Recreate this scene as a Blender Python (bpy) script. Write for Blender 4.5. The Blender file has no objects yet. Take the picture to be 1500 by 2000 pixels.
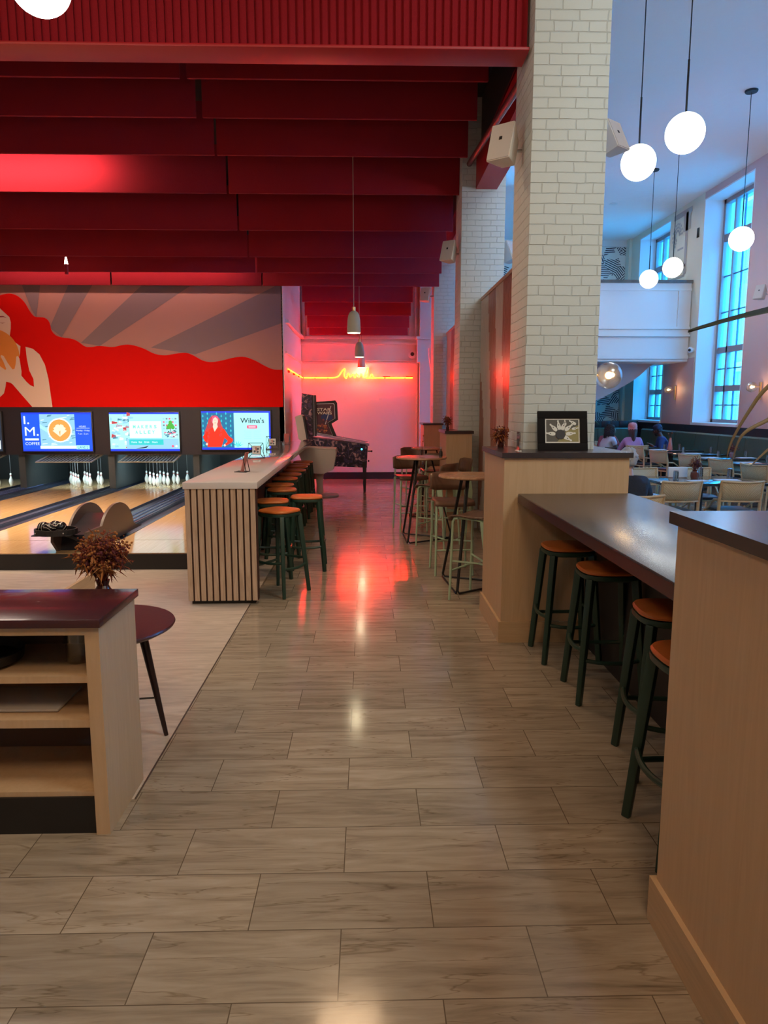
import bpy, bmesh, math, random
from mathutils import Vector, Matrix, Euler
PI = math.pi
S = bpy.context.scene
COL = S.collection
R = math.radians

# ---------------------------------------------------------------- camera
cd = bpy.data.cameras.new('camera')
cam = bpy.data.objects.new('camera', cd)
COL.objects.link(cam)
cam.location = (0, 0, 1.7)
cam.rotation_euler = (R(90 - 8.3305), 0, R(-1.3765))
cd.sensor_fit = 'VERTICAL'
cd.sensor_height = 36
cd.lens = 25.2
cd.clip_end = 200
S.camera = cam
S.view_settings.view_transform = 'Standard'
S.view_settings.look = 'None'
S.view_settings.exposure = 0.0
S.view_settings.gamma = 1.0
S.view_settings.use_curve_mapping = False
S.cycles.max_bounces = 8
S.cycles.sample_clamp_indirect = 6.0

# ---------------------------------------------------------------- daylight
W = bpy.data.worlds.new('dusk_sky')
S.world = W
W.use_nodes = True
bg = W.node_tree.nodes['Background']
bg.inputs[0].default_value = (0.02, 0.42, 1.0, 1)
bg.inputs[1].default_value = 135.0

def light(name, typ, loc, energy, color, target=None, **kw):
    d = bpy.data.lights.new(name, typ)
    d.energy = energy
    d.color = color
    for k, v in kw.items():
        setattr(d, k, v)
    o = bpy.data.objects.new(name, d)
    COL.objects.link(o)
    o.location = loc
    if target is not None:
        o.rotation_euler = (Vector(target) - Vector(loc)).to_track_quat('-Z', 'Y').to_euler()
    return o

WARM = (1.0, 0.66, 0.38)
# ceiling lamps of the entrance, over and behind the camera
light('entrance_lamp', 'AREA', (0.4, -1.0, 5.1), 92, WARM, (0.3, 2.4, 0), size=1.2)
light('entrance_lamp', 'AREA', (-3.5, 1.0, 5.1), 55, WARM, (-3.0, 5.5, 0), size=1.0)
light('aisle_lamp', 'AREA', (-0.2, 6.6, 4.7), 22, WARM, (-0.2, 6.6, 0), size=0.6, spread=R(120))
# cool daylight through the tall windows
for y, w in ((16.5, 2.3), (20.55, 2.1), (12.2, 2.4), (8.0, 2.4)):
    po = light('window_portal', 'AREA', (8.75, y, 4.0), 1, (1, 1, 1), (0, y, 4.0), shape='RECTANGLE', size=5.4, size_y=w)
    po.rotation_euler = (0, R(90), 0)
    po.data.cycles.is_portal = True
# hall ceiling wash, white lamps out of view
light('hall_lamp', 'AREA', (4.0, 1.0, 6.3), 180, (.93, 1, .92), (4.6, 3, 0), size=2.0)
light('hall_lamp', 'AREA', (6.2, 18.6, 6.55), 25, (1, .86, .62), (6.2, 18.6, 0), size=.3)
# track spots between the red baffles
light('track_spot', 'AREA', (-4.7, 9.80, 4.95), 50, (1, .62, .52), (-4.7, 10.3, 4.5), shape='RECTANGLE', size=2.4, size_y=.05)
light('track_spot', 'AREA', (-4.4, 13.0, 4.30), 26, (1, .62, .52), (-4.4, 13.5, 3.9), shape='RECTANGLE', size=4.4, size_y=.05)
light('mural_spot', 'AREA', (-3.6, 6.15, 4.6), 34, (1, .74, .54), (-4.2, 13.5, 1.1), shape='RECTANGLE', size=4.5, size_y=.1, spread=R(36))
light('approach_lamp', 'AREA', (-3.4, 6.6, 4.7), 50, (1, .80, .66), (-3.4, 6.9, 0), size=.8, spread=R(120))
for y, z in ((9.0, 4.95), (10.65, 4.75)):  # fill strips added out of sight above the lanes to brighten them
    light('lane_fill', 'AREA', (-5.0, y, z), 80, (1, .72, .46), (-5.0, y, 0), shape='RECTANGLE', size=4.5, size_y=.1, spread=R(60))
# pin deck lamps
for x in (-7.4, -5.53, -4.07, -2.2):
    light('pin_lamp', 'AREA', (x, 13.75, .80), 13, (.62, .93, 1.0), (x, 14.6, .25), shape='RECTANGLE', size=.9, size_y=.12)

# ---------------------------------------------------------------- materials
MATS = {}
def mat(name, color=(.8, .8, .8), rough=.5, metal=0.0, emit=None, es=1.0, bump=None, coat=0.0, spec=.5):
    if name in MATS:
        return MATS[name]
    m = bpy.data.materials.new(name)
    m.use_nodes = True
    nt = m.node_tree
    b = nt.nodes['Principled BSDF']
    b.inputs['Base Color'].default_value = (*color, 1)
    b.inputs['Roughness'].default_value = rough
    b.inputs['Metallic'].default_value = metal
    b.inputs['Specular IOR Level'].default_value = spec
    if coat:
        b.inputs['Coat Weight'].default_value = coat
        b.inputs['Coat Roughness'].default_value = .05
    if emit:
        b.inputs['Emission Color'].default_value = (*emit, 1)
        b.inputs['Emission Strength'].default_value = es
    # faint procedural unevenness on every surface
    tc = nt.nodes.new('ShaderNodeTexCoord')
    n = nt.nodes.new('ShaderNodeTexNoise')
    n.inputs['Scale'].default_value = (bump or (30, .1))[0]
    nt.links.new(tc.outputs['Object'], n.inputs['Vector'])
    bp = nt.nodes.new('ShaderNodeBump')
    bp.inputs['Strength'].default_value = (bump or (30, .03))[1]
    bp.inputs['Distance'].default_value = .01
    nt.links.new(n.outputs['Fac'], bp.inputs['Height'])
    nt.links.new(bp.outputs['Normal'], b.inputs['Normal'])
    MATS[name] = m
    return m

def wood(name, c1, c2, scale=(1, 1, 14), rough=.45, coat=0.0, dist=2.0, ws=2.0):
    m = mat(name, c1, rough, coat=coat)
    nt = m.node_tree
    b = nt.nodes['Principled BSDF']
    tc = nt.nodes.new('ShaderNodeTexCoord')
    mp = nt.nodes.new('ShaderNodeMapping')
    mp.inputs['Scale'].default_value = scale
    nt.links.new(tc.outputs['Object'], mp.inputs[0])
    n = nt.nodes.new('ShaderNodeTexNoise')
    n.inputs['Scale'].default_value = ws
    n.inputs['Detail'].default_value = 6
    n.inputs['Distortion'].default_value = dist
    nt.links.new(mp.outputs[0], n.inputs['Vector'])
    cr = nt.nodes.new('ShaderNodeValToRGB')
    cr.color_ramp.elements[0].position = .32
    cr.color_ramp.elements[1].position = .68
    cr.color_ramp.elements[0].color = (*c2, 1)
    cr.color_ramp.elements[1].color = (*c1, 1)
    nt.links.new(n.outputs['Fac'], cr.inputs[0])
    nt.links.new(cr.outputs[0], b.inputs['Base Color'])
    return m

def glass(name, tint=(1, 1, 1), gloss=.12, rough=.02):
    m = bpy.data.materials.new(name)
    m.use_nodes = True
    nt = m.node_tree
    nt.nodes.clear()
    o = nt.nodes.new('ShaderNodeOutputMaterial')
    mx = nt.nodes.new('ShaderNodeMixShader')
    t = nt.nodes.new('ShaderNodeBsdfTransparent')
    t.inputs[0].default_value = (*tint, 1)
    g = nt.nodes.new('ShaderNodeBsdfGlossy')
    g.inputs['Roughness'].default_value = rough
    f = nt.nodes.new('ShaderNodeLayerWeight')
    f.inputs['Blend'].default_value = .35
    mm = nt.nodes.new('ShaderNodeMath')
    mm.operation = 'MULTIPLY_ADD'
    mm.inputs[1].default_value = .45
    mm.inputs[2].default_value = gloss
    nt.links.new(f.outputs['Facing'], mm.inputs[0])
    nt.links.new(mm.outputs[0], mx.inputs[0])
    nt.links.new(t.outputs[0], mx.inputs[1])
    nt.links.new(g.outputs[0], mx.inputs[2])
    nt.links.new(mx.outputs[0], o.inputs[0])
    return m

def tile_material():
    m = mat('travertine_tile', (.3, .25, .2), .22, bump=(6, .05))
    nt = m.node_tree
    L = nt.links.new
    b = nt.nodes['Principled BSDF']
    tc = nt.nodes.new('ShaderNodeTexCoord')
    mp = nt.nodes.new('ShaderNodeMapping')
    mp.inputs['Location'].default_value = (-.216, -1.848, 0)
    L(tc.outputs['Object'], mp.inputs[0])
    br = nt.nodes.new('ShaderNodeTexBrick')
    br.offset = .5
    br.inputs['Scale'].default_value = 1
    br.inputs['Brick Width'].default_value = .611
    br.inputs['Row Height'].default_value = .29
    br.inputs['Mortar Size'].default_value = .0022
    br.inputs['Mortar Smooth'].default_value = .3
    br.inputs['Color1'].default_value = (0, 0, 0, 1)
    br.inputs['Color2'].default_value = (1, 1, 1, 1)
    br.inputs['Mortar'].default_value = (.5, .5, .5, 1)
    L(mp.outputs[0], br.inputs['Vector'])
    # veins run along the long side of the tile and jump from tile to tile
    off = nt.nodes.new('ShaderNodeVectorMath'); off.operation = 'MULTIPLY_ADD'
    off.inputs[1].default_value = (7, 13, 5)
    L(br.outputs['Color'], off.inputs[0])
    L(tc.outputs['Object'], off.inputs[2])
    mp2 = nt.nodes.new('ShaderNodeMapping')
    mp2.inputs['Scale'].default_value = (1.1, 9.0, 1)
    L(off.outputs[0], mp2.inputs[0])
    n = nt.nodes.new('ShaderNodeTexNoise')
    n.inputs['Scale'].default_value = 2.2
    n.inputs['Detail'].default_value = 9
    n.inputs['Roughness'].default_value = .62
    n.inputs['Distortion'].default_value = .7
    L(mp2.outputs[0], n.inputs['Vector'])
    cr = nt.nodes.new('ShaderNodeValToRGB')
    e = cr.color_ramp.elements
    e[0].position = .30; e[0].color = (.26, .21, .158, 1)
    e[1].position = .72; e[1].color = (.47, .40, .315, 1)
    k = e.new(.50); k.color = (.375, .31, .235, 1)
    L(n.outputs['Fac'], cr.inputs[0])
    # thin dark veins
    n2 = nt.nodes.new('ShaderNodeTexNoise')
    n2.inputs['Scale'].default_value = .9
    n2.inputs['Detail'].default_value = 5
    n2.inputs['Distortion'].default_value = .5
    L(mp2.outputs[0], n2.inputs['Vector'])
    v = nt.nodes.new('ShaderNodeValToRGB')
    v.color_ramp.elements[0].position = .492; v.color_ramp.elements[0].color = (1, 1, 1, 1)
    v.color_ramp.elements[1].position = .508; v.color_ramp.elements[1].color = (1, 1, 1, 1)
    kk = v.color_ramp.elements.new(.5); kk.color = (.58, .53, .48, 1)
    L(n2.outputs['Fac'], v.inputs[0])
    mu = nt.nodes.new('ShaderNodeMixRGB'); mu.blend_type = 'MULTIPLY'; mu.inputs[0].default_value = .8
    L(cr.outputs[0], mu.inputs[1]); L(v.outputs[0], mu.inputs[2])
    # tile to tile tone
    tn = nt.nodes.new('ShaderNodeMixRGB'); tn.blend_type = 'MULTIPLY'; tn.inputs[0].default_value = 1
    ad = nt.nodes.new('ShaderNodeMath'); ad.operation = 'MULTIPLY_ADD'; ad.inputs[1].default_value = .22; ad.inputs[2].default_value = .82
    L(br.outputs['Color'], ad.inputs[0])
    L(mu.outputs[0], tn.inputs[1]); L(ad.outputs[0], tn.inputs[2])
    mo = nt.nodes.new('ShaderNodeMixRGB')
    mo.inputs[2].default_value = (.13, .10, .072, 1)
    L(br.outputs['Fac'], mo.inputs[0]); L(tn.outputs[0], mo.inputs[1])
    L(mo.outputs[0], b.inputs['Base Color'])
    rr = nt.nodes.new('ShaderNodeMath'); rr.operation = 'MULTIPLY_ADD'; rr.inputs[1].default_value = .12; rr.inputs[2].default_value = .075
    L(n.outputs['Fac'], rr.inputs[0]); L(rr.outputs[0], b.inputs['Roughness'])
    return m

def brick_material(name, color, wdt=.205, hgt=.0765, strength=1.0):
    m = mat(name, color, .55)
    nt = m.node_tree
    L = nt.links.new
    b = nt.nodes['Principled BSDF']
    tc = nt.nodes.new('ShaderNodeTexCoord')
    sx = nt.nodes.new('ShaderNodeSeparateXYZ')
    L(tc.outputs['Object'], sx.inputs[0])
    a = nt.nodes.new('ShaderNodeMath'); a.operation = 'ADD'
    L(sx.outputs[0], a.inputs[0]); L(sx.outputs[1], a.inputs[1])
    cx = nt.nodes.new('ShaderNodeCombineXYZ')
    L(a.outputs[0], cx.inputs[0]); L(sx.outputs[2], cx.inputs[1])
    # wobble the joints
    n = nt.nodes.new('ShaderNodeTexNoise'); n.inputs['Scale'].default_value = 5
    L(cx.outputs[0], n.inputs['Vector'])
    wv = nt.nodes.new('ShaderNodeVectorMath'); wv.operation = 'MULTIPLY_ADD'
    wv.inputs[1].default_value = (.035, .012, 0)
    L(n.outputs['Color'], wv.inputs[0]); L(cx.outputs[0], wv.inputs[2])
    br = nt.nodes.new('ShaderNodeTexBrick')
    br.offset = .58
    br.squash = .62
    br.squash_frequency = 5
    br.inputs['Scale'].default_value = 1
    br.inputs['Brick Width'].default_value = wdt
    br.inputs['Row Height'].default_value = hgt
    br.inputs['Mortar Size'].default_value = .0045
    br.inputs['Mortar Smooth'].default_value = .6
    br.inputs['Color1'].default_value = (1, 1, 1, 1)
    br.inputs['Color2'].default_value = (.55, .55, .55, 1)
    br.inputs['Mortar'].default_value = (0, 0, 0, 1)
    L(wv.outputs[0], br.inputs['Vector'])
    iv = nt.nodes.new('ShaderNodeMath'); iv.operation = 'SUBTRACT'; iv.inputs[0].default_value = 1
    L(br.outputs['Fac'], iv.inputs[1])
    h = nt.nodes.new('ShaderNodeMath'); h.operation = 'MULTIPLY_ADD'; h.inputs[1].default_value = .35
    L(br.outputs['Color'], h.inputs[0]); L(iv.outputs[0], h.inputs[2])
    n3 = nt.nodes.new('ShaderNodeTexNoise'); n3.inputs['Scale'].default_value = 40
    L(tc.outputs['Object'], n3.inputs['Vector'])
    h2 = nt.nodes.new('ShaderNodeMath'); h2.operation = 'MULTIPLY_ADD'; h2.inputs[1].default_value = .12
    L(n3.outputs['Fac'], h2.inputs[0]); L(h.outputs[0], h2.inputs[2])
    bp = nt.nodes.new('ShaderNodeBump'); bp.inputs['Strength'].default_value = strength; bp.inputs['Distance'].default_value = .008
    L(h2.outputs[0], bp.inputs['Height'])
    L(bp.outputs['Normal'], b.inputs['Normal'])
    mo = nt.nodes.new('ShaderNodeMixRGB')
    mo.inputs[1].default_value = (*color, 1)
    mo.inputs[2].default_value = (color[0]*.96, color[1]*.955, color[2]*.95, 1)
    L(br.outputs['Fac'], mo.inputs[0])
    L(mo.outputs[0], b.inputs['Base Color'])
    return m

def plaster(name, color, sc=2.5, st=.5, rough=.7):
    m = mat(name, color, rough, bump=(sc, st))
    for n in m.node_tree.nodes:
        if n.type == 'TEX_NOISE':
            n.inputs['Detail'].default_value = 8
        if n.type == 'BUMP':
            n.inputs['Distance'].default_value = .05
    return m

def wallpaper_material():
    m = mat('ink_wallpaper', (.8, .8, .75), .7)
    nt = m.node_tree
    L = nt.links.new
    b = nt.nodes['Principled BSDF']
    tc = nt.nodes.new('ShaderNodeTexCoord')
    vo = nt.nodes.new('ShaderNodeTexVoronoi'); vo.inputs['Scale'].default_value = 3.4
    vo.feature = 'F1'; vo.distance = 'MANHATTAN'
    mp = nt.nodes.new('ShaderNodeMapping'); mp.inputs['Scale'].default_value = (1, .01, 1); mp.inputs['Rotation'].default_value = (0, .5, 0)
    L(tc.outputs['Object'], mp.inputs[0]); L(mp.outputs[0], vo.inputs['Vector'])
    # each cell gets its own direction of stripes
    wv = nt.nodes.new('ShaderNodeTexWave'); wv.inputs['Scale'].default_value = 5.5; wv.inputs['Distortion'].default_value = 1.0
    rot = nt.nodes.new('ShaderNodeVectorRotate'); rot.rotation_type = 'Y_AXIS'
    sx = nt.nodes.new('ShaderNodeSeparateColor'); L(vo.outputs['Color'], sx.inputs[0])
    an = nt.nodes.new('ShaderNodeMath'); an.operation = 'MULTIPLY'; an.inputs[1].default_value = 6.28; L(sx.outputs[0], an.inputs[0])
    L(tc.outputs['Object'], rot.inputs['Vector']); L(an.outputs[0], rot.inputs['Angle'])
    L(rot.outputs[0], wv.inputs['Vector'])
    g = nt.nodes.new('ShaderNodeMath'); g.operation = 'GREATER_THAN'; g.inputs[1].default_value = .52
    L(wv.outputs['Fac'], g.inputs[0])
    g2 = nt.nodes.new('ShaderNodeMath'); g2.operation = 'GREATER_THAN'; g2.inputs[1].default_value = .33
    L(sx.outputs[1], g2.inputs[0])
    mx = nt.nodes.new('ShaderNodeMath'); mx.operation = 'MULTIPLY'; L(g.outputs[0], mx.inputs[0]); L(g2.outputs[0], mx.inputs[1])
    c = nt.nodes.new('ShaderNodeMixRGB'); c.inputs[1].default_value = (.80, .78, .70, 1); c.inputs[2].default_value = (.03, .035, .045, 1)
    L(mx.outputs[0], c.inputs[0]); L(c.outputs[0], b.inputs['Base Color'])
    return m

# ---------------------------------------------------------------- mesh builder
class MB:
    def __init__(s):
        s.bm = bmesh.new()
    def _mi(s, faces, mi):
        for f in faces:
            f.material_index = mi
    def box(s, x0, x1, y0, y1, z0, z1, mi=0, bev=0.0, M=None):
        bm = s.bm
        vs = [bm.verts.new((x, y, z)) for x in (x0, x1) for y in (y0, y1) for z in (z0, z1)]
        q = [(0, 1, 3, 2), (4, 6, 7, 5), (0, 4, 5, 1), (2, 3, 7, 6), (0, 2, 6, 4), (1, 5, 7, 3)]
        fs = [bm.faces.new([vs[i] for i in f]) for f in q]
        s._mi(fs, mi)
        if M is not None:
            for v in vs: v.co = M @ v.co
        if bev:
            es = list({e for f in fs for e in f.edges})
            r = bmesh.ops.bevel(bm, geom=es, offset=bev, segments=2, affect='EDGES', profile=.5, material=-1)
            s._mi(r['faces'], mi)
        return s
    def beam(s, p0, p1, w, h, mi=0, up=(0, 0, 1), w1=None, h1=None, bev=0.0):
        p0 = Vector(p0); p1 = Vector(p1); d = (p1 - p0)
        z = d.normalized(); u = Vector(up)
        if abs(z.dot(u)) > .98: u = Vector((0, 1, 0))
        x = u.cross(z).normalized(); y = z.cross(x)
        w1 = w if w1 is None else w1; h1 = h if h1 is None else h1
        a = [p0 + x*w/2*i + y*h/2*j for i, j in ((-1, -1), (1, -1), (1, 1), (-1, 1))]
        b = [p1 + x*w1/2*i + y*h1/2*j for i, j in ((-1, -1), (1, -1), (1, 1), (-1, 1))]
        va = [s.bm.verts.new(c) for c in a]; vb = [s.bm.verts.new(c) for c in b]
        fs = [s.bm.faces.new(va[::-1]), s.bm.faces.new(vb)]
        for i in range(4):
            fs.append(s.bm.faces.new((va[i], va[(i+1) % 4], vb[(i+1) % 4], vb[i])))
        s._mi(fs, mi)
        if bev:
            r = bmesh.ops.bevel(s.bm, geom=list({e for f in fs for e in f.edges}), offset=bev, segments=2, affect='EDGES', profile=.5, material=-1)
            s._mi(r['faces'], mi)
        return s
    def tube(s, pts, r, mi=0, seg=10, closed=False, cap=True, r1=None):
        pts = [Vector(p) for p in pts]; n = len(pts)
        rings = []; prev = None
        for i, p in enumerate(pts):
            if closed: t = (pts[(i+1) % n] - pts[i-1]).normalized()
            else: t = (pts[min(i+1, n-1)] - pts[max(i-1, 0)]).normalized()
            if prev is None:
                u = Vector((0, 0, 1)) if abs(t.z) < .9 else Vector((1, 0, 0))
                x = u.cross(t).normalized()
            else:
                x = (prev - t * prev.dot(t)).normalized()
            prev = x; y = t.cross(x)
            rr = r[i] if isinstance(r, (list, tuple)) else (r if r1 is None else r + (r1 - r)*i/(n-1))
            rings.append([s.bm.verts.new(p + (x*math.cos(2*PI*k/seg) + y*math.sin(2*PI*k/seg))*rr) for k in range(seg)])
        m = n if closed else n-1
        for i in range(m):
            A = rings[i]; B = rings[(i+1) % n]
            for k in range(seg):
                f = s.bm.faces.new((A[k], A[(k+1) % seg], B[(k+1) % seg], B[k])); f.material_index = mi
        if cap and not closed:
            for q in (rings[0][::-1], rings[-1]):
                f = s.bm.faces.new(q); f.material_index = mi
        return s
    def lathe(s, prof, c=(0, 0, 0), seg=24, mi=0, M=None, sy=1.0, power=2.0):
        # prof: (radius, z) list; power > 2 squares the outline off
        c = Vector(c); rings = []
        for r, z in prof:
            ring = []
            for k in range(seg):
                a = 2*PI*k/seg; ca, sa = math.cos(a), math.sin(a)
                if power != 2.0:
                    q = (abs(ca)**power + abs(sa)**power)**(-1/power)
                else: q = 1
                p = Vector((r*q*ca, r*q*sa*sy, z))
                if M is not None: p = M @ p
                ring.append(s.bm.verts.new(c + p))
            rings.append(ring)
        for A, B in zip(rings, rings[1:]):
            for k in range(seg):
                f = s.bm.faces.new((A[k], A[(k+1) % seg], B[(k+1) % seg], B[k])); f.material_index = mi
        for q in (rings[0][::-1], rings[-1]):
            try:
                f = s.bm.faces.new(q); f.material_index = mi
            except ValueError: pass
        return s
    def ball(s, c, r, mi=0, seg=20, sc=(1, 1, 1)):
        m = Matrix.Translation(c) @ Matrix.Diagonal((*[r*k for k in sc], 1))
        ret = bmesh.ops.create_uvsphere(s.bm, u_segments=seg, v_segments=max(6, seg//2), radius=1, matrix=m)
        s._mi({f for v in ret['verts'] for f in v.link_faces}, mi)
        return s
    def prism(s, poly, a0, a1, axis='y', mi=0):
        # poly in the plane across the axis, extruded from a0 to a1
        def P(u, v, a):
            return {'y': (u, a, v), 'x': (a, u, v), 'z': (u, v, a)}[axis]
        A = [s.bm.verts.new(P(u, v, a0)) for u, v in poly]
        B = [s.bm.verts.new(P(u, v, a1)) for u, v in poly]
        fs = [s.bm.faces.new(A[::-1]), s.bm.faces.new(B)]
        n = len(poly)
        for i in range(n):
            fs.append(s.bm.faces.new((A[i], A[(i+1) % n], B[(i+1) % n], B[i])))
        s._mi(fs, mi)
        return s
    def poly(s, pts, mi=0):
        f = s.bm.faces.new([s.bm.verts.new(p) for p in pts]); f.material_index = mi
        return s
    def strip(s, L, mi=0, thick=0.0):
        # ribbon of left/right point pairs
        rows = [[s.bm.verts.new(p) for p in row] for row in L]
        for A, B in zip(rows, rows[1:]):
            for i in range(len(A)-1):
                f = s.bm.faces.new((A[i], A[i+1], B[i+1], B[i])); f.material_index = mi
        return s
    def mesh(s, name, mats, flat=False, ang=38, recalc=True):
        if recalc:
            bmesh.ops.recalc_face_normals(s.bm, faces=s.bm.faces)
        me = bpy.data.meshes.new(name)
        s.bm.to_mesh(me); s.bm.free()
        for m in (mats if isinstance(mats, (list, tuple)) else [mats]):
            me.materials.append(m)
        if not flat:
            me.polygons.foreach_set('use_smooth', [True]*len(me.polygons))
            me.set_sharp_from_angle(angle=R(ang))
        return me
    def build(s, name, mats, parent=None, **kw):
        o = bpy.data.objects.new(name, s.mesh(name, mats, **kw))
        COL.objects.link(o)
        if parent is not None: o.parent = parent
        return o

def thing(name, label, cat, loc=(0, 0, 0), rz=0.0, group=None):
    o = bpy.data.objects.new(name, None)
    o.empty_display_size = .1
    COL.objects.link(o)
    o.location = loc; o.rotation_euler = (0, 0, rz)
    o['label'] = label; o['category'] = cat
    if group: o['group'] = group
    return o
def tag(o, label, cat, group=None):
    o['label'] = label; o['category'] = cat
    if group: o['group'] = group
    return o
def struct(o):
    o['kind'] = 'structure'
    return o
KIDS = {}
def dup(root, loc, rz=0.0, label=None, group=None, scale=None):
    r = root.copy(); COL.objects.link(r)
    r.location = loc; r.rotation_euler = (0, 0, rz)
    if label: r['label'] = label
    if group: r['group'] = group
    if scale: r.scale = scale
    for ch in list(root.children):
        c = ch.copy(); COL.objects.link(c); c.parent = r
        for g in list(ch.children):
            d = g.copy(); COL.objects.link(d); d.parent = c
    return r

def cat_rom(P, n=6, closed=False):
    out = []; N = len(P)
    g = (lambda i: P[i % N]) if closed else (lambda i: P[max(0, min(N-1, i))])
    for i in range(N if closed else N-1):
        p0, p1, p2, p3 = (Vector(g(i-1)), Vector(g(i)), Vector(g(i+1)), Vector(g(i+2)))
        for k in range(n):
            t = k/n
            out.append(.5*((2*p1) + (p2-p0)*t + (2*p0-5*p1+4*p2-p3)*t*t + (3*p1-p0-3*p2+p3)*t*t*t))
    if not closed: out.append(Vector(P[-1]))
    return out

_FC = {}
def glyphs(text, bold=0.0):
    """flat faces of a line of lettering, 1 unit high, starting at 0"""
    k = (text, bold)
    if k in _FC: return _FC[k]
    cu = bpy.data.curves.new('lettering', 'FONT')
    cu.body = text; cu.size = 1; cu.offset = bold; cu.resolution_u = 3
    o = bpy.data.objects.new('lettering', cu)
    me = bpy.data.meshes.new_from_object(o)
    vs = [v.co.copy() for v in me.vertices]
    fs = [list(p.vertices) for p in me.polygons]
    x0 = min(v.x for v in vs); x1 = max(v.x for v in vs); y0 = min(v.y for v in vs); y1 = max(v.y for v in vs)
    _FC[k] = (vs, fs, x0, x1, y0, y1)
    bpy.data.objects.remove(o); bpy.data.curves.remove(cu); bpy.data.meshes.remove(me)
    return _FC[k]

class Paint:
    """layers of flat shapes on one plane: origin O, directions u, v, outward n"""
    def __init__(s, O, u, v, step=.0012):
        s.O = Vector(O); s.u = Vector(u); s.v = Vector(v); s.n = s.u.cross(s.v).normalized()
        s.mb = MB(); s.step = step; s.k = 0
    def P(s, a, b):
        return s.O + s.u*a + s.v*b + s.n*(s.step*s.k)
    def poly(s, pts, mi, layer=None):
        s.k = s.k + 1 if layer is None else layer
        s.mb.poly([s.P(*p) for p in pts], mi)
    def rect(s, a0, b0, a1, b1, mi, layer=None):
        s.poly([(a0, b0), (a1, b0), (a1, b1), (a0, b1)], mi, layer)
    def disc(s, a, b, r, mi, ry=None, n=24, rot=0, layer=None):
        ry = ry or r
        pts = []
        for k in range(n):
            x = r*math.cos(2*PI*k/n); y = ry*math.sin(2*PI*k/n)
            pts.append((a + x*math.cos(rot) - y*math.sin(rot), b + x*math.sin(rot) + y*math.cos(rot)))
        s.poly(pts, mi, layer)
    def text(s, t, a0, b0, a1, b1, mi, bold=0.0, layer=None):
        """lettering stretched into the box"""
        s.k = s.k + 1 if layer is None else layer
        vs, fs, x0, x1, y0, y1 = glyphs(t, bold)
        V = [s.mb.bm.verts.new(s.P(a0 + (v.x-x0)/(x1-x0)*(a1-a0), b0 + (v.y-y0)/(y1-y0)*(b1-b0))) for v in vs]
        for f in fs:
            try:
                g = s.mb.bm.faces.new([V[i] for i in f]); g.material_index = mi
            except ValueError: pass
    def build(s, name, mats, parent=None):
        return s.mb.build(name, mats, parent, flat=True, recalc=False)
# ================================================================ palette
M_tile = tile_material()
M_plank = wood('greyed_oak_floor', (.62, .53, .45), (.46, .385, .32), (1.2, 7, 1), .34)
M_birch = wood('pale_birch_ply', (.58, .41, .255), (.53, .365, .22), (9, 9, .7), .5, ws=2.2)
M_birch2 = wood('birch_skirting', (.58, .41, .25), (.50, .35, .21), (1, 1, 20), .45)
M_oak = wood('oak_slat', (.62, .45, .33), (.46, .32, .22), (14, 14, 1.2), .5)
M_brick = brick_material('white_painted_brick', (.67, .75, .77), .205, .072, .8)
M_pinkbrick = brick_material('rose_painted_brick', (.62, .42, .40), .21, .085, .35)
M_white = mat('white_paint', (.78, .76, .72), .6)
M_wall = mat('wall_white', (.76, .72, .70), .55, bump=(8, .08))
M_reveal = mat('reveal_white', (.80, .80, .80), .6)
M_rose = mat('rose_paint', (.60, .40, .38), .6)
M_cream = mat('cream_paint', (.74, .70, .56), .6)
M_ceilh = plaster('skimmed_plaster', (.90, .82, .77), 1.3, .9)
M_blk = mat('black_paint', (.012, .011, .012), .5)
M_dark = mat('dark_panel', (.02, .014, .02), .45)
M_red = mat('red_felt', (.29, .0005, .010), .9, bump=(90, .25))
M_redp = mat('red_steel_paint', (.42, .006, .014), .45)
M_laqr = mat('dark_lacquered_top', (.03, .02, .024), .27, spec=.9)
M_edge = mat('black_edge_band', (.012, .010, .012), .6)
M_burg = mat('burgundy_edge', (.05, .014, .02), .3)
M_solid = mat('pale_solid_surface', (.74, .70, .69), .07, coat=.6)
M_green = mat('bottle_green_powder_coat', (.016, .046, .032), .42)
M_tan = mat('tan_leather', (.56, .15, .03), .36, bump=(120, .15))
M_steel = mat('steel', (.5, .5, .5), .3, 1)
M_brass = mat('brass', (.75, .47, .2), .3, 1)
M_mint = mat('mint_tube', (.40, .56, .40), .4)
M_walnut = wood('walnut_ply', (.17, .095, .060), (.11, .06, .04), (1, 12, 1), .32)
M_blacktube = mat('black_tube', (.012, .012, .014), .35)
M_glass = glass('clear_glass', (.97, .98, .98), .04)
M_pane = glass('window_glass', (.93, .96, .98), .02)
M_globe = mat('lit_opal_globe', (.9, .9, .88), .3, emit=(1, .97, .92), es=5.0)
M_bulb = mat('lit_bulb', (1, .9, .7), .3, emit=(1, .80, .45), es=6)
M_warmbulb = mat('amber_bulb', (1, .8, .5), .3, emit=(1, .50, .16), es=16)
M_neon = mat('red_neon_tube', (.9, .2, .1), .3, emit=(1, .013, .0008), es=125)
M_mull = mat('window_frame_grey', (.30, .24, .24), .5)
M_paper = wallpaper_material()
M_deck = wood('maple_lane', (.66, .43, .22), (.56, .34, .16), (14, .5, 1), .10, ws=2)
M_bluegut = mat('gutter_plastic', (.035, .045, .085), .3)
M_leath = mat('bottle_green_leather', (.055, .085, .05), .42, bump=(14, .25))
M_leathb = mat('black_leather', (.012, .016, .02), .4, bump=(14, .2))
M_stoneext = mat('outside_stone', (.34, .36, .38), .8, bump=(3, .2))
M_extdark = mat('outside_window', (.06, .08, .10), .3)

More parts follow.
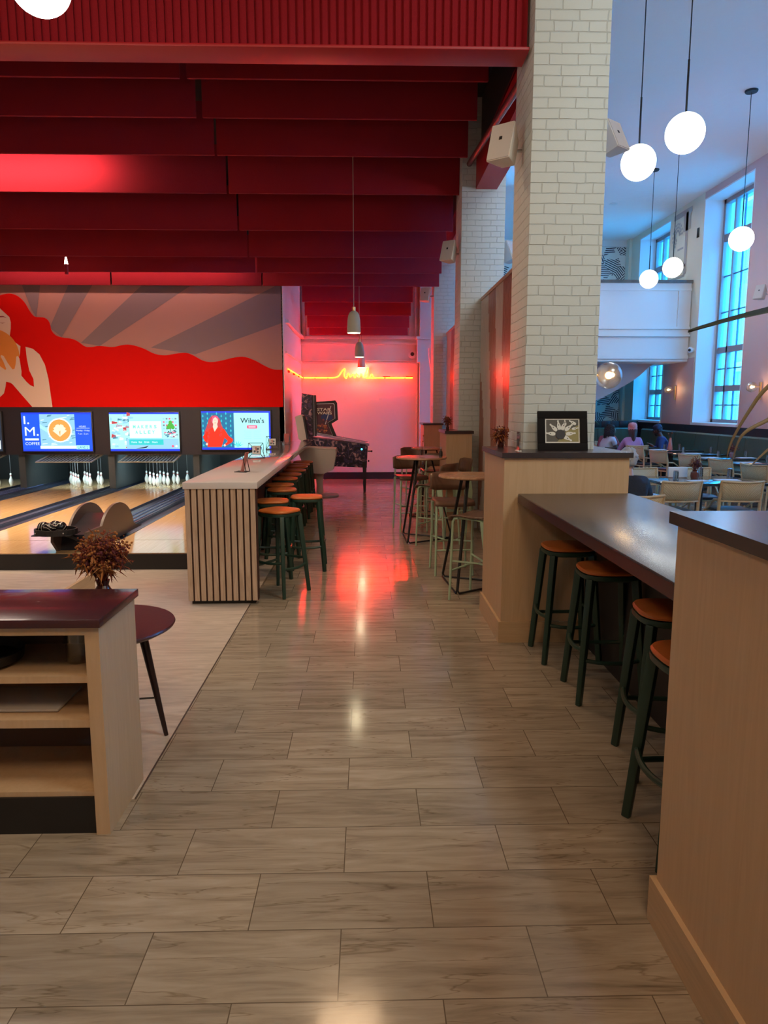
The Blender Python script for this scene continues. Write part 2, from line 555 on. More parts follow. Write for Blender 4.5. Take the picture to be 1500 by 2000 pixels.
# ================================================================ setting
def bx(name, d, m, **kw):
    return struct(MB().box(*d, **kw).build(name, m, flat=not kw.get('bev')))
bx('floor', (-1.02, 9.2, -3, 22.7, -.1, 0), M_tile)
bx('floor', (-9, -1.02, -3, 2.95, -.1, 0), M_tile)
bx('floor', (-9, -1.02, 2.95, 17.4, -.1, -.0005), M_plank)
bx('trim_1', (-1.023, -1.015, 2.95, 6.1, -.02, .002), mat('floor_seam', (.08,.06,.05), .4))
bx('ceiling', (1.6, 9.2, -3, 22.7, 6.7, 6.9), M_ceilh)
bx('ceiling', (-9, 1.6, -3, 17.3, 5.7, 5.9), M_blk)
bx('wall_left', (-9.2, -9, -3, 16.3, -.1, 5.9), M_wall)
bx('wall_back', (-9.2, 9.4, -3.2, -3, -.1, 6.9), M_wall)
bx('wall_behind_lanes', (-9, -1.60, 16.1, 16.3, 0, 5.7), M_blk)
# mural wall hung over the lanes, dark screen band under it
bx('wall_mural', (-9, -1.535, 13.52, 13.75, .82, 5.7), M_dark)
bx('wall_far_side', (-1.62, -1.52, 13.52, 17.1, 0, 5.7), M_wall)
bx('wall_far', (-1.62, 2.05, 17.1, 17.3, 0, 5.7), M_wall)
bx('wall_upper', (1.52, 1.62, 6.05, 17.2, 4.95, 6.75), M_blk)
bx('wall_upper', (1.45, 1.6, -3, 5.4, 5.4, 6.75), M_blk)
bx('wall_hall_side', (1.9, 2.05, 17.3, 22.7, 0, 6.7), M_wall)
bx('wall_wallpapered', (1.9, 8.5, 22.6, 22.8, 0, 6.7), M_paper)
bx('trim_2', (2.05, 8, 22.52, 22.6, 6.52, 6.7), M_white)
bx('trim_3', (7.92, 8.0, 22.3, 22.6, 0, 6.7), M_cream)

# the window wall: piers and spandrels around six openings
wins = [(6.9, 9.1), (11.1, 13.3), (15.38, 17.6), (19.5, 21.65)]
WB, WT = 1.33, 6.55
prev = -3
k = 0
for a, b in wins + [(22.7, 22.7)]:
    mb = MB().box(8, 8.9, prev, a, 1.26, 6.7)
    k += 1
    m = M_cream if a > 18 else M_rose
    struct(mb.build('wall_window_pier', [m], flat=True))
    if b > a:
        bx('wall_window_spandrel', (8, 8.9, a, b, WT, 6.7), M_rose if a < 18 else M_cream)
        struct(MB().box(8.0, 8.9, a+.001, a+.03, WB, WT).box(8.0, 8.9, b-.03, b-.001, WB, WT).box(8.0, 8.9, a+.03, b-.03, WT-.03, WT-.001).box(7.96, 8.9, a, b, 1.27, WB, 0).build('trim_reveal', M_reveal, flat=True))
    prev = b
bx('wall_window_base', (8, 8.9, -3, 22.7, 0, 1.262), M_blk)
bx('trim_4', (7.93, 8.0, -3, 22.6, 1.10, 1.265), M_edge)
bx('wall_pilaster_rose', (7.985, 8.0, 17.66, 19.4, 1.27, 2.9), M_rose)

n = 0
for a, b in wins:
    n += 1
    t = thing('window_%d' % n, 'x', 'window', (8.52, (a+b)/2, WB))
    del t['label']; del t['category']; t['kind'] = 'structure'
    w = (b-a)/2 - .03; h = WT - WB - .03
    f = MB()
    f.box(-.07, .07, -w, -w+.09, 0, h).box(-.07, .07, w-.09, w, 0, h).box(-.07, .07, -w, w, 0, .08).box(-.07, .07, -w, w, h-.1, h)
    for z, th in ((h*.83, .16), (h*.33, .14), (h*.155, .14)):
        f.box(-.05, .05, -w, w, z-th/2, z+th/2)
    for y in (w-.52, -w+.52):
        f.box(-.05, .05, y-.035, y+.035, 0, h)
    f.build('window_frame', M_mull, t, flat=True)
    g = MB()
    for z in (h*.50, h*.66, h*.245, h*.08):
        g.box(-.02, .02, -w, w, z-.014, z+.014)
    for y in (-.2, .2):
        g.box(-.02, .02, y-.014, y+.014, 0, h)
    g.build('muntins', mat('muntin_slate', (.10, .16, .26), .5), t, flat=True)
    MB().box(-.004, .004, -w, w, 0, h).build('pane', M_pane, t, flat=True)

# the building across the street
o = thing('office_facade', 'pale stone building with pilasters across the street, seen through the tall windows', 'building', (16, 12, -3))
mb = MB().box(0, 2, -22, 34, 0, 30)
for y in range(-20, 30, 3):
    mb.box(-.35, 0, y, y+.7, 1.5, 28).box(-.5, 0, y-.15, y+.85, 12.2, 12.9).box(-.5, 0, y-.15, y+.85, 1.5, 2.1)
mb.box(-.6, 0, -22, 30, 12.9, 13.6).box(-.2, 0, -22, 30, 6.2, 6.6)
mb.build('facade_wall', M_stoneext, o, flat=True)
for y in range(-20, 30, 3):
    for z in (2.4, 7.2, 14.0, 19):
        MB().box(-.06, .1, y+1.25, y+2.45, z, z+3.2).box(-.09, .1, y+1.82, y+1.88, z, z+3.2, 1).box(-.09, .1, y+1.25, y+2.45, z+1.5, z+1.57, 1).build('facade_window', [M_extdark, M_stoneext], o, flat=True)
o = MB().box(9.4, 16, -12, 42, -3.2, -3.0).build('street', mat('asphalt', (.07, .07, .075), .8), flat=True)
struct(o)

# brick pillars
def pillar(x0, x1, y0, y1):
    return struct(MB().box(x0, x1, y0, y1, 0, 6.7, bev=.006).build('pillar', M_brick))
pillar(1.19, 1.735, 5.45, 6.05)
pillar(1.275, 1.86, 10.0, 10.6)
pillar(1.345, 1.93, 14.65, 15.25)
# plaster pilasters at the far wall, with a capital
mb = MB().box(1.23, 1.55, 16.85, 17.1, 0, 5.7).box(1.17, 1.25, 16.8, 17.1, 2.72, 3.3).box(1.15, 1.6, 16.76, 17.1, 3.24, 3.3)
mb.prism([(1.40, 2.35), (1.53, 2.35), (1.6, 2.95), (1.34, 2.95), (1.34, 2.8)], 15.6, 15.8)
struct(mb.build('pillar_plaster', mat('plaster_pier', (.72, .70, .74), .6), flat=True))
# mouldings of the far wall
mb = MB().box(-1.52, 1.23, 17.0, 17.1, 3.26, 3.32).box(-1.52, 1.23, 17.03, 17.1, 3.14, 3.19).box(-1.52, 1.23, 17.06, 17.1, 2.70, 2.73).box(-1.52, 1.23, 17.05, 17.1, 2.76, 2.78)
mb.box(-1.48, -1.42, 17.02, 17.1, 3.32, 5.7).box(-1.38, -1.36, 17.05, 17.1, 3.32, 5.7).box(1.0, 1.03, 17.05, 17.1, 3.32, 5.7).box(1.12, 1.16, 17.03, 17.1, 3.32, 5.7).box(1.17, 1.2, 17.03, 17.1, 0, 3.2)
struct(mb.build('trim_5', M_wall, flat=True))
mb = MB().box(-1.52, -1.45, 13.8, 17.05, 3.26, 3.32).box(-1.52, -1.49, 13.8, 17.05, 2.70, 2.74)
struct(mb.build('trim_6', M_wall, flat=True))
bx('baseboard_far', (-1.52, 1.23, 17.07, 17.1, 0, .16), M_blk)

# the corrugated red beam overhead
mb = MB()
mb.box(-9, 1.17, 5.60, 5.72, 4.24, 5.7)
x = -8.0
while x < 1.15:
    mb.beam((x, 5.592, 4.238), (x, 5.592, 5.7), .036, .022, up=(0, 1, 0), bev=0)
    x += .058
struct(mb.build('beam_corrugated', M_red, flat=True))
struct(MB().box(-9, 1.17, 5.50, 5.76, 4.215, 4.238, bev=.004).build('beam_flange', M_redp))
struct(MB().box(1.46, 1.74, 6.05, 10.02, 4.56, 4.62).box(1.46, 1.50, 6.05, 10.02, 4.62, 4.95).box(1.46, 1.74, 6.05, 10.0, 4.92, 4.96).build('beam_pillar_line', M_redp, flat=True))
struct(MB().box(1.50, 1.78, 10.6, 14.65, 4.56, 4.62).box(1.50, 1.54, 10.6, 14.65, 4.62, 4.95).build('beam_pillar_line', M_redp, flat=True))
o = MB().tube([(1.30, 6.2, 4.36), (1.36, 9.95, 4.86)], .035).build('pipe', mat('brown_pipe', (.12, .03, .035), .45))
tag(o, 'slim dark red pipe slanting up beside the red beam between the brick pillars', 'pipe')

# hanging felt baffles, row after row
rows = [(7.81, 4.975), (8.59, 4.895), (9.40, 4.765), (10.24, 4.555), (11.05, 4.27), (11.99, 4.08), (12.79, 3.98), (13.40, 3.86)]
names = ['first row behind the corrugated beam', 'second row', 'third row', 'fourth row', 'fifth row', 'sixth row', 'seventh row', 'last row over the mural']
def baffle(x0, x1, y, z, label, h=.62):
    o = MB().box(x0, x1, y, y+.035, 0, h, bev=.006).build('acoustic_baffle', M_red)
    o.location = (0, 0, z)
    tag(o, label, 'baffle', 'red felt ceiling baffles')
    for q in (.08, .92):
        c = MB().tube([(x0+(x1-x0)*q, y+.0175, h-.01), (x0+(x1-x0)*q, y+.0175, 5.7-z)], .004, seg=5).build('cable', M_blk, o)
for i, (y, z) in enumerate(rows):
    xl = (-1.80, -1.82, -1.83, -1.85, -1.86, -1.87, -1.865, -1.86)[i]
    xr = (1.25, 1.255, 1.265, 1.27, 1.283, 1.287, 1.30, 1.32)[i]
    baffle(xl, xr, y, z, 'red felt ceiling baffle on the aisle side, ' + names[i])
    xs = (-1.87, -1.89, -1.86, -1.88, -1.89, -1.90, -1.90, -1.88)[i]
    if i == 7:
        baffle(-4.55, xs, y, z, 'brightly lit red felt baffle right above the sunray mural')
        baffle(-8.6, -4.58, y, z, 'brightly lit red felt baffle above the painted woman')
    else:
        baffle(-8.6, xs, y, z, ('brightly spotlit red felt baffle over the lanes, ' if i == 3 else 'dark red felt ceiling baffle over the lanes, ') + names[i])
for i, (y, z) in enumerate([(14.9, 3.79), (15.5, 3.60), (16.1, 3.42), (16.65, 3.31)]):
    baffle(-1.29, .94, y, z, 'red felt baffle over the neon corner, ' + ('nearest of four', 'second of four', 'third of four', 'lowest and farthest of four')[i], h=.5)

# slatted screens between the pillars
def screen(y0, y1, xf, label, seed):
    t = thing('slatted_screen', label, 'screen', (0, y0, 0))
    L = y1 - y0
    MB().box(xf+.03, xf+.06, 0, L, 0, 3.12).build('backing_board', mat('screen_backing', (.50, .44, .42), .6), t, flat=True)
    s = MB(); nn = int(L/.052)
    for i in range(nn):
        y = i*L/nn + .01
        for j in range(26):
            z0 = j*.12; z1 = z0 + .12
            zz = (z0 + z1)/2
            f = (y/L*3.6 + .20*math.sin(zz*1.5 + seed) + .25*math.sin(y*2.3)*math.sin(zz*.8)) % 1.2
            mi = 1 if f < .62 else 0
            s.box(xf, xf+.032, y, y+.03, z0, z1, mi)
    s.build('slats', [mat('slat_white', (.70, .64, .60), .28), mat('slat_terracotta', (.42, .17, .12), .28)], t, flat=True)
    MB().box(xf-.012, xf+.07, 0, L, 3.12, 3.16).build('top_rail', M_oak, t, flat=True)
screen(6.06, 9.99, 1.56, 'white and terracotta vertical slat screen between the two nearest brick pillars', .3)
screen(10.61, 14.6, 1.60, 'slat screen with red neon glow between the two farther brick pillars', 1.7)

# the hall balcony and the sweeping underside of its stair
t = thing('balcony', 'white panelled balcony with dark handrail jutting out over the dining hall', 'balcony', (0, 18.0, 0))
mb = MB().box(2.05, 7.98, 0, .12, 2.88, 4.70).box(2.05, 7.98, 0, 4.5, 2.82, 2.9)
mb.box(2.05, 7.98, -.05, 0, 3.60, 3.66).box(2.05, 7.98, -.08, 0, 3.42, 3.47).box(2.05, 7.98, -.04, 0, 2.88, 2.97).box(2.05, 7.98, -.04, 0, 4.52, 4.58)
mb.box(7.66, 7.70, -.03, 0, 3.66, 4.52)
mb.build('parapet', M_white, t, flat=True)
MB().box(2.05, 7.99, -.05, .17, 4.70, 4.77).build('handrail', M_walnut, t, flat=True)
prof = [(7.99, 2.86)] + [tuple(p) for p in cat_rom([(7.95, 2.86), (7.5, 2.80), (7.2, 2.55), (6.95, 2.36), (6.5, 2.10), (6.05, 1.87), (5.2, 1.55), (4.2, 1.2)], 5)] + [(3.6, 1.2), (3.6, 2.86)]
MB().prism([(p[0], p[1]) for p in prof], .95, 1.3).build('stair_underside', mat('soffit_grey', (.45, .47, .52), .7), t, flat=True)

# line drawing of a column on the hall wall
p = Paint((7.994, 19.2, 5.2), (0, -1, 0), (0, 0, 1))
gm = [mat('wall_drawing_grey', (.42, .40, .38), .7)]
for a0, b0, a1, b1 in ((-.1, 1.25, .95, 1.38), (.62, -.2, .76, 1.3), (.5, .85, .9, 1.25), (-.2, .0, .7, .06), (-.2, -.25, .7, -.19), (.2, .45, .55, .5)):
    p.rect(a0, b0, a1, b1, 0, layer=1)
for r0 in (.12, .2, .28):
    for q in range(12):
        a = 2*PI*q/16
        p.disc(.15+r0*math.cos(a), .85+r0*math.sin(a), .035, 0, n=8, layer=1)
o = p.build('wall_drawing', gm)
tag(o, 'grey painted drawing of a column capital on the cream wall above the balcony', 'drawing')
# ================================================================ bowling side
# raised wooden deck, and the dark stepped platform carrying the lanes
bx('floor_deck', (-9, -2.56, 3.6, 6.6, 0, .165), M_plank)
struct(MB().box(-2.575, -2.545, 3.6, 6.6, .02, .172).build('trim_deck', M_birch2, flat=True))
bx('floor_lane_platform', (-9, -1.64, 7.51, 16.0, 0, .11), M_blk)
struct(MB().box(-9, -1.60, 7.47, 7.51, 0, .165).build('trim_platform', M_blk, flat=True))
bx('floor_approach', (-9, -1.62, 7.50, 8.25, .11, .172), M_deck)
lanes = [(-7.4, 'leftmost polished maple lane, cut by the frame edge'), (-5.53, 'maple lane under the coffee screen'), (-4.07, 'maple lane under the green lettered screen'), (-2.36, 'maple lane right of the ball return, running behind the bar counter')]
for x, lab in lanes:
    t = thing('bowling_lane', lab, 'bowling lane', (x, 8.26, .11))
    MB().box(-.50, .50, 0, 7.2, 0, .062).build('lane_bed', M_deck, t, flat=True)
    for sg in (-1, 1):
        g = MB()
        pts = [(-.095, .066), (-.085, .03), (-.045, .008), (.045, .008), (.085, .03), (.095, .066), (.103, .066), (.09, .0), (-.09, 0), (-.103, .066)]
        g.prism([(sg*.604 + a, b) for a, b in pts], 0, 7.2)
        g.build('gutter', M_bluegut, t)
    m = MB()
    for q in (-.36, -.24, -.12, 0, .12, .24, .36):
        y = 1.6 + (.5 - abs(q))*1.2
        m.poly([(q-.018, y, .0632), (q+.018, y, .0632), (q, y+.13, .0632)])
    m.build('aiming_arrows', mat('arrow_stain', (.12, .05, .02), .3), t, flat=True)
for x, w in ((-6.465, .44), (-4.80, .03), (-3.215, .28)):
    s = MB().box(x-w/2, x+w/2, 8.26, 15.5, .11, .185, bev=.01)
    if w > .2:
        for q in (-.09, 0, .09):
            s.tube([(x+q, 8.9, .19), (x+q, 14.2, .19)], .014, 1, seg=6)
    struct(s.build('trim_lane_divider', [M_bluegut, mat('divider_rail', (.10, .14, .30), .2)]))
for x in (-6.465, -4.80, -3.215):
    struct(MB().box(x-.06, x+.06, 13.6, 15.6, .17, .9).build('trim_pin_bay_divider', mat('scuffed_divider', (.06, .07, .075), .45, bump=(5, .3)), flat=True))
bx('wall_pin_curtain', (-9, -1.60, 15.5, 15.56, .17, 1.6), M_blk)

# pins on strings
PIN = [(.0, 0), (.026, 0), (.029, .01), (.046, .055), (.054, .095), (.050, .14), (.032, .185), (.022, .215), (.019, .24), (.021, .262), (.025, .28), (.024, .298), (.014, .312), (0, .316)]
M_pin = mat('white_pin', (.85, .86, .84), .22)
M_pinr = mat('pin_stripe', (.6, .03, .03), .3)
pin0 = None
rown = ['head', 'second-row', 'third-row', 'back-row']
def pinset(cx, yb, lane, skip=()):
    global pin0
    for r_ in range(4):
        for c in range(r_+1):
            if (r_, c) in skip: continue
            x = cx + (c - r_/2)*.275; y = yb - (3 - r_)*.225
            side = {0: ['head pin'], 1: ['left second-row pin', 'right second-row pin'],
                    2: ['left third-row pin', 'middle third-row pin', 'right third-row pin'],
                    3: ['outer left back-row pin', 'inner left back-row pin', 'inner right back-row pin', 'outer right back-row pin']}[r_][c]
            lab = side + ' ' + lane + ', white and strung'
            if pin0 is None:
                t = thing('bowling_pin', lab, 'bowling pin', (x, y, .173), 0, 'string pins ' + lane)
                pb = MB().lathe([(r*.78, z*.78) for r, z in PIN], seg=14).build('body', M_pin, t)
                MB().lathe([(.0158, .184), (.0166, .186), (.0172, .194), (.0165, .196)], seg=14).build('neck_stripe', M_pinr, pb)
                MB().tube([(0, 0, .245), (0, 0, 1.3)], .0022, seg=5).build('string', mat('pin_string', (.35, .35, .35), .7), t)
                pin0 = t
            else:
                dup(pin0, (x, y, .173), 0, lab, 'string pins ' + lane)
pinset(-4.07, 14.66, 'on the lane under the green lettered screen')
pinset(-5.55, 14.55, 'on the lane under the coffee screen')
pinset(-7.40, 14.2, 'on the leftmost lane', skip=((0, 0), (1, 0), (2, 0), (3, 0)))

# slanted grilles above the pins
for x, lab in ((-7.25, 'slanted metal grille above the pins of the leftmost lane'), (-5.45, 'slanted metal grille above the pins of the lane under the coffee screen'), (-3.98, 'slanted metal grille above the pins of the lane under the green lettered screen')):
    t = thing('pin_light_grille', lab, 'light grille', (x, 13.62, .80))
    MB().box(-.5, .5, -.62, -.60, -.09, -.07).box(-.5, .5, -.02, 0, .0, .02).beam((-.49, -.61, -.08), (-.49, -.01, .01), .02, .02).beam((.49, -.61, -.08), (.49, -.01, .01), .02, .02).build('frame', mat('grille_frame', (.55, .52, .40), .35, .6), t, flat=True)
    g = MB()
    for i in range(16):
        a = -.47 + i*.0627
        g.beam((a, -.6, -.078), (a, -.01, .008), .03, .006)
    g.build('grille', mat('grille_mesh', (.22, .23, .20), .4, .5), t, flat=True)

# ---------------------------------------------------------------- mural
def mp(px, py): return (-1.531 + (px-555)*.0094, 1.7 + (795-py)*.0092)
p = Paint((0, 13.518, 0), (1, 0, 0), (0, 0, 1), .0015)
def mpoly(pts, mi): p.poly([mp(*q) for q in pts], mi)
def mcurve(pts, mi, n=5): p.poly([mp(q[0], q[1]) for q in cat_rom([(a, b) for a, b in pts], n)], mi)
p.rect(*mp(-230, 795), *mp(553, 556), 0)
for q in ([(553, 556), (548, 556), (298, 678), (384, 691), (553, 630)], [(289, 556), (384, 556), (200, 675), (164, 669)], [(148, 556), (194, 556), (128, 658), (106, 640)], [(58, 556), (94, 556), (82, 620), (74, 606)], [(-20, 556), (17, 556), (8, 585), (-6, 590)], [(-90, 556), (-55, 556), (-30, 590), (-60, 600)]):
    mpoly(q, 1)
hair = [(-230, 640), (-150, 612), (-70, 588), (-30, 578), (0, 575), (8, 582), (18, 578), (35, 575), (50, 580), (62, 592), (70, 607), (78, 618), (88, 620), (98, 621), (105, 627), (108, 636), (110, 646), (118, 655), (130, 659), (146, 661), (158, 666), (172, 676), (185, 677), (200, 675), (225, 677), (245, 673), (262, 673), (285, 680), (305, 690), (325, 693), (345, 690), (365, 688), (380, 693), (398, 703), (415, 706), (435, 703), (460, 697), (480, 696), (500, 703), (520, 714), (535, 720), (553, 721)]
hp = [mp(q[0], q[1]) for q in cat_rom(hair, 5)]
p.poly(hp + [mp(553, 795), mp(-230, 795)], 2)
mpoly([(-60, 618), (-30, 604), (5, 594), (31, 620), (33, 630), (32, 642), (29, 656), (38, 668), (48, 676), (46, 690), (40, 712), (0, 712), (-60, 700)], 3)
mpoly([(6, 621), (12, 618), (20, 618), (26, 622), (20, 620), (13, 620.5), (6, 623)], 5)
mpoly([(11, 630), (17, 631), (23, 630), (17, 632.2)], 5)
mpoly([(-26, 621), (-20, 618), (-12, 618), (-6, 622), (-12, 620.5), (-20, 620.5), (-26, 623)], 5)
a, b = mp(-5, 692)
p.disc(a, b, 50*.0094, 4, ry=50*.0092, n=40)
arm = [(58, 677), (72, 681), (84, 692), (93, 712), (98, 740), (102, 795), (63, 795), (45, 772), (28, 750), (24, 747), (16, 745), (14, 755), (10, 768), (0, 777), (-30, 790), (-60, 780), (-40, 720), (0, 709), (8, 716), (16, 722), (18, 720), (14, 707), (9, 696), (10, 693), (15, 695), (22, 709), (30, 721), (34, 720), (37, 710), (39, 696), (42, 695), (45, 700), (47, 725), (46, 733), (55, 745), (62, 752), (69, 755), (69, 740), (62, 723), (59, 700)]
mpoly(arm, 3)
o = p.build('mural', [mat('mural_blush', (.46, .22, .18), .9, spec=.1), mat('mural_grey', (.25, .165, .17), .9, spec=.1), mat('mural_red', (.74, .006, .003), .9, spec=.1), mat('mural_skin', (.86, .58, .42), .6), mat('mural_orange', (.85, .25, .025), .6), mat('mural_dark_red', (.35, .01, .01), .6)])
tag(o, 'wall mural of a red-haired woman holding an orange ball before grey sunrays', 'mural')

# ---------------------------------------------------------------- screens
def E(name, c, s=1.25):
    return mat('screen_' + name, (.01, .01, .01), .3, emit=c, es=s)
scr = [E('blue', (.01, .10, .85)), E('white', (.80, .97, 1.0)), E('pale', (.30, .62, .80)), E('slate', (.06, .24, .36)), E('latte', (.80, .36, .08)), E('foam', (1, .82, .60)),
       E('teal', (.03, .62, .62)), E('cyan', (.42, .95, .95)), E('green', (.08, .45, .06)), E('red', (.95, .03, .012)), E('skin', (1, .66, .52)), E('hair', (.55, .06, .07)),
       E('deepteal', (.01, .16, .34)), E('edgeblue', (.01, .05, .95)), E('grey', (.20, .24, .28)), E('mint', (.18, .78, .62)), E('ink', (.02, .03, .05)), E('pink', (.85, .10, .22)), E('deepblue', (.01, .08, .32))]
def tv(x, z, label):
    t = thing('wall_screen', label, 'screen', (x, 13.52, z))
    MB().box(-.66, .66, -.06, 0, -.38, .38, bev=.008).build('housing', M_blk, t)
    return t, Paint((-.637, -.0605, -.355), (1, 0, 0), (0, 0, 1), .0006)
Wd, Hd = 1.274, .71
# coffee screen
t, q = tv(-5.72, 1.245, 'lit blue wall screen with I.M. COFFEE lettering and a latte')
q.rect(0, 0, Wd, Hd, 13); q.rect(0, .03, Wd, Hd-.03, 0)
q.rect(.33, .075, .97, .68, 2)
rr = random.Random(3)
for i in range(46):
    a = .34 + rr.random()*.58; b = .09 + rr.random()*.56; w_ = .04 + rr.random()*.08
    q.poly([(a, b), (min(.97, a+w_), b+.012), (min(.97, a+w_*1.1), b+.024), (a+.01, b+.018)], 3 if i % 2 else 1, layer=4)
q.poly([(.33, .50), (.45, .42), (.52, .45), (.52, .30), (.44, .36), (.33, .43)], 7, layer=5)
q.k = 6
q.disc(.69, .385, .225, 1); q.disc(.69, .385, .20, 4); q.disc(.69, .385, .185, mi=4)
for s_ in (-1, 1):
    for (a, b, c) in ((.05, .06, .10), (.085, .02, .09), (.10, -.03, .075)):
        q.poly([(.69, .385-.12), (.69 + s_*a, .385-.02+b*.5), (.69 + s_*(a+.03), .385+b+.02), (.69+s_*a*.8, .385+b+.05), (.69+s_*.012, .385-.05+b*.4)], 5, layer=10)
q.poly([(.69, .36), (.64, .44), (.665, .50), (.69, .475), (.715, .50), (.74, .44)], 5, layer=11)
q.text('I', .045, .50, .075, .645, 1, layer=12); q.disc(.125, .515, .017, 1, layer=12, n=10)
q.text('M', .055, .285, .235, .445, 1, 0, layer=12); q.disc(.285, .30, .018, 1, layer=12, n=10)
q.rect(.05, .20, .30, .235, 1, layer=12); q.text('COFFEE', .05, .115, .31, .165, 1, 0, layer=12)
q.text('HOURS', 1.05, .44, 1.17, .47, 1, layer=12); q.rect(1.0, .42, 1.24, .427, 1, layer=12)
q.text('Monday - Friday', .99, .36, 1.24, .395, 1, layer=12); q.text('7 am - 2 pm', 1.02, .30, 1.21, .335, 1, layer=12)
q.rect(.32, .045, .99, .10, 1, layer=12); q.rect(.98, .035, 1.22, .11, 7, layer=13); q.text('LANE 2', 1.01, .05, 1.19, .095, 18, 0, layer=14)
q.build('display', scr, t)
# alley screen
t, q = tv(-4.115, 1.245, 'lit wall screen with MAKERS ALLEY lettering in a white box')
q.rect(0, 0, Wd, Hd, 13); q.rect(0, .04, Wd, Hd-.03, 7)
for i in range(60):
    a = rr.random()*.36; b = .05 + rr.random()*.60; w_ = .03 + rr.random()*.09; h_ = .01+rr.random()*.05
    q.poly([(a, b), (a+w_, b+.01), (a+w_, b+h_), (a+.01, b+h_+.02)], (1, 2, 3, 2, 1, 11, 7)[i % 7], layer=3)
for i in range(5):
    a = .98 + i*.055
    for j in range(4):
        q.rect(a, .40+j*.06, a+.035, .43+j*.06, (2, 14, 17)[(i+j) % 3], layer=3)
for i in range(40):
    a = .98 + rr.random()*.25; b = .24 + rr.random()*.13
    q.rect(a, b, a+.02+rr.random()*.03, b+.02, (14, 1, 17, 16, 3)[i % 5], layer=4)
q.rect(.30, .045, 1.26, .23, 2, layer=4)
q.poly([(.46, .05), (.60, .07), (.70, .10), (.66, .06), (.60, .05)], 16, layer=5)
for a, b, c in ((1.12, .47, .055), (1.08, .44, .04), (1.16, .44, .04), (1.12, .53, .035)):
    q.disc(a, b, c, 8, n=9, layer=6)
q.rect(1.115, .36, 1.125, .42, 16, layer=6)
q.rect(.355, .235, .96, .56, 6, layer=7); q.rect(.36, .24, .955, .555, 1, layer=8)
q.rect(.35, .115, .98, .215, 6, layer=7)
for i, c in enumerate('MAKERS'): q.text(c, .43+i*.077, .42, .478+i*.077, .48, 15, .03, layer=9)
for i, c in enumerate('ALLEY'): q.text(c, .47+i*.077, .32, .518+i*.077, .38, 15, .03, layer=9)
for a, w9, c in ((.39, .10, 'Home'), (.525, .06, 'Eat'), (.63, .09, 'Drink'), (.77, .10, 'Hours')): q.text(c, a, .15, a+w9, .185, 1, .005, layer=9)
q.disc(1.15, .09, .022, 17, layer=9, n=12); q.disc(1.215, .09, .022, 1, layer=9, n=12)
q.build('display', scr, t)
# restaurant screen
t, q = tv(-2.425, 1.27, "lit wall screen with Wilma's lettering beside a woman in red")
q.rect(0, 0, Wd, Hd, 13); q.rect(.0, .035, .60, Hd-.03, 12); q.rect(.60, .035, Wd-.03, Hd-.03, 7)
for i in range(7):
    for j in range(7):
        a = .03 + i*.085; b = .08 + j*.09 + (i % 2)*.045
        q.poly([(a, b+.035), (a+.012, b), (a, b-.03), (a-.012, b)], 6, layer=4)
        q.poly([(a-.02, b-.005), (a, b-.012), (a+.02, b-.005), (a, b+.004)], 6, layer=5)
q.poly([(.14, .56), (.20, .63), (.28, .63), (.34, .57), (.37, .46), (.42, .33), (.40, .20), (.30, .15), (.17, .15), (.06, .22), (.05, .33), (.10, .44)], 11, layer=6)
q.poly([(.10, .05), (.12, .25), (.06, .18), (.10, .36), (.22, .42), (.30, .42), (.42, .38), (.50, .25), (.58, .19), (.56, .14), (.44, .07), (.42, .10), (.48, .16), (.42, .22), (.36, .05)], 9, layer=7)
q.poly([(.10, .12), (.05, .16), (.02, .24), (.10, .36), (.12, .24)], 9, layer=7)
q.poly([(.21, .42), (.24, .33), (.30, .42), (.29, .48), (.22, .48)], 10, layer=8)
q.disc(.255, .53, .052, 10, ry=.075, layer=9)
q.poly([(.19, .53), (.205, .61), (.26, .625), (.31, .61), (.33, .5), (.31, .56), (.26, .60), (.22, .57), (.205, .5)], 17, layer=10)
q.rect(.235, .545, .248, .551, 16, layer=11); q.rect(.265, .545, .278, .551, 16, layer=11); q.rect(.243, .49, .268, .498, 9, layer=11)
for i in range(14):
    a = .09 + rr.random()*.05 + (.24 if i % 2 else 0); b = .22 + rr.random()*.22
    q.disc(a, b, .018, 11, n=8, layer=8); q.disc(a+.006, b, .009, 9, n=6, layer=9)
q.disc(.09, .10, .022, 10, layer=9, n=8); q.disc(.42, .08, .022, 10, layer=9, n=8)
q.text("Wilma's", .72, .49, 1.16, .59, 16, .012, layer=12)
q.rect(.84, .39, 1.03, .45, 17, layer=12); q.rect(.87, .412, 1.0, .428, 1, layer=13)
for j in range(5):
    q.rect(.78+.02*(j % 2), .34-j*.035, .92, .345-j*.035, 2, layer=12); q.rect(.96, .34-j*.035, 1.10-.02*(j % 2), .345-j*.035, 2, layer=12)
for a in (50, 75, 100, 130, 25):
    c_, s_ = math.cos(R(a)), math.sin(R(a))
    q.poly([(.65, .05), (.65+.06*c_-.01*s_, .05+.06*s_+.01*c_), (.65+.13*c_, .05+.13*s_), (.65+.06*c_+.01*s_, .05+.06*s_-.01*c_)], 6, layer=12)
q.build('display', scr, t)
t, q = tv(-7.37, 1.245, 'lit wall screen cut off at the far left edge')
q.rect(0, 0, Wd, Hd, 16); q.rect(.02, .03, Wd-.05, Hd-.03, 16); q.rect(1.0, .04, Wd-.03, .2, 1); q.rect(1.1, .3, Wd-.06, .5, 4)
q.build('display', scr, t)

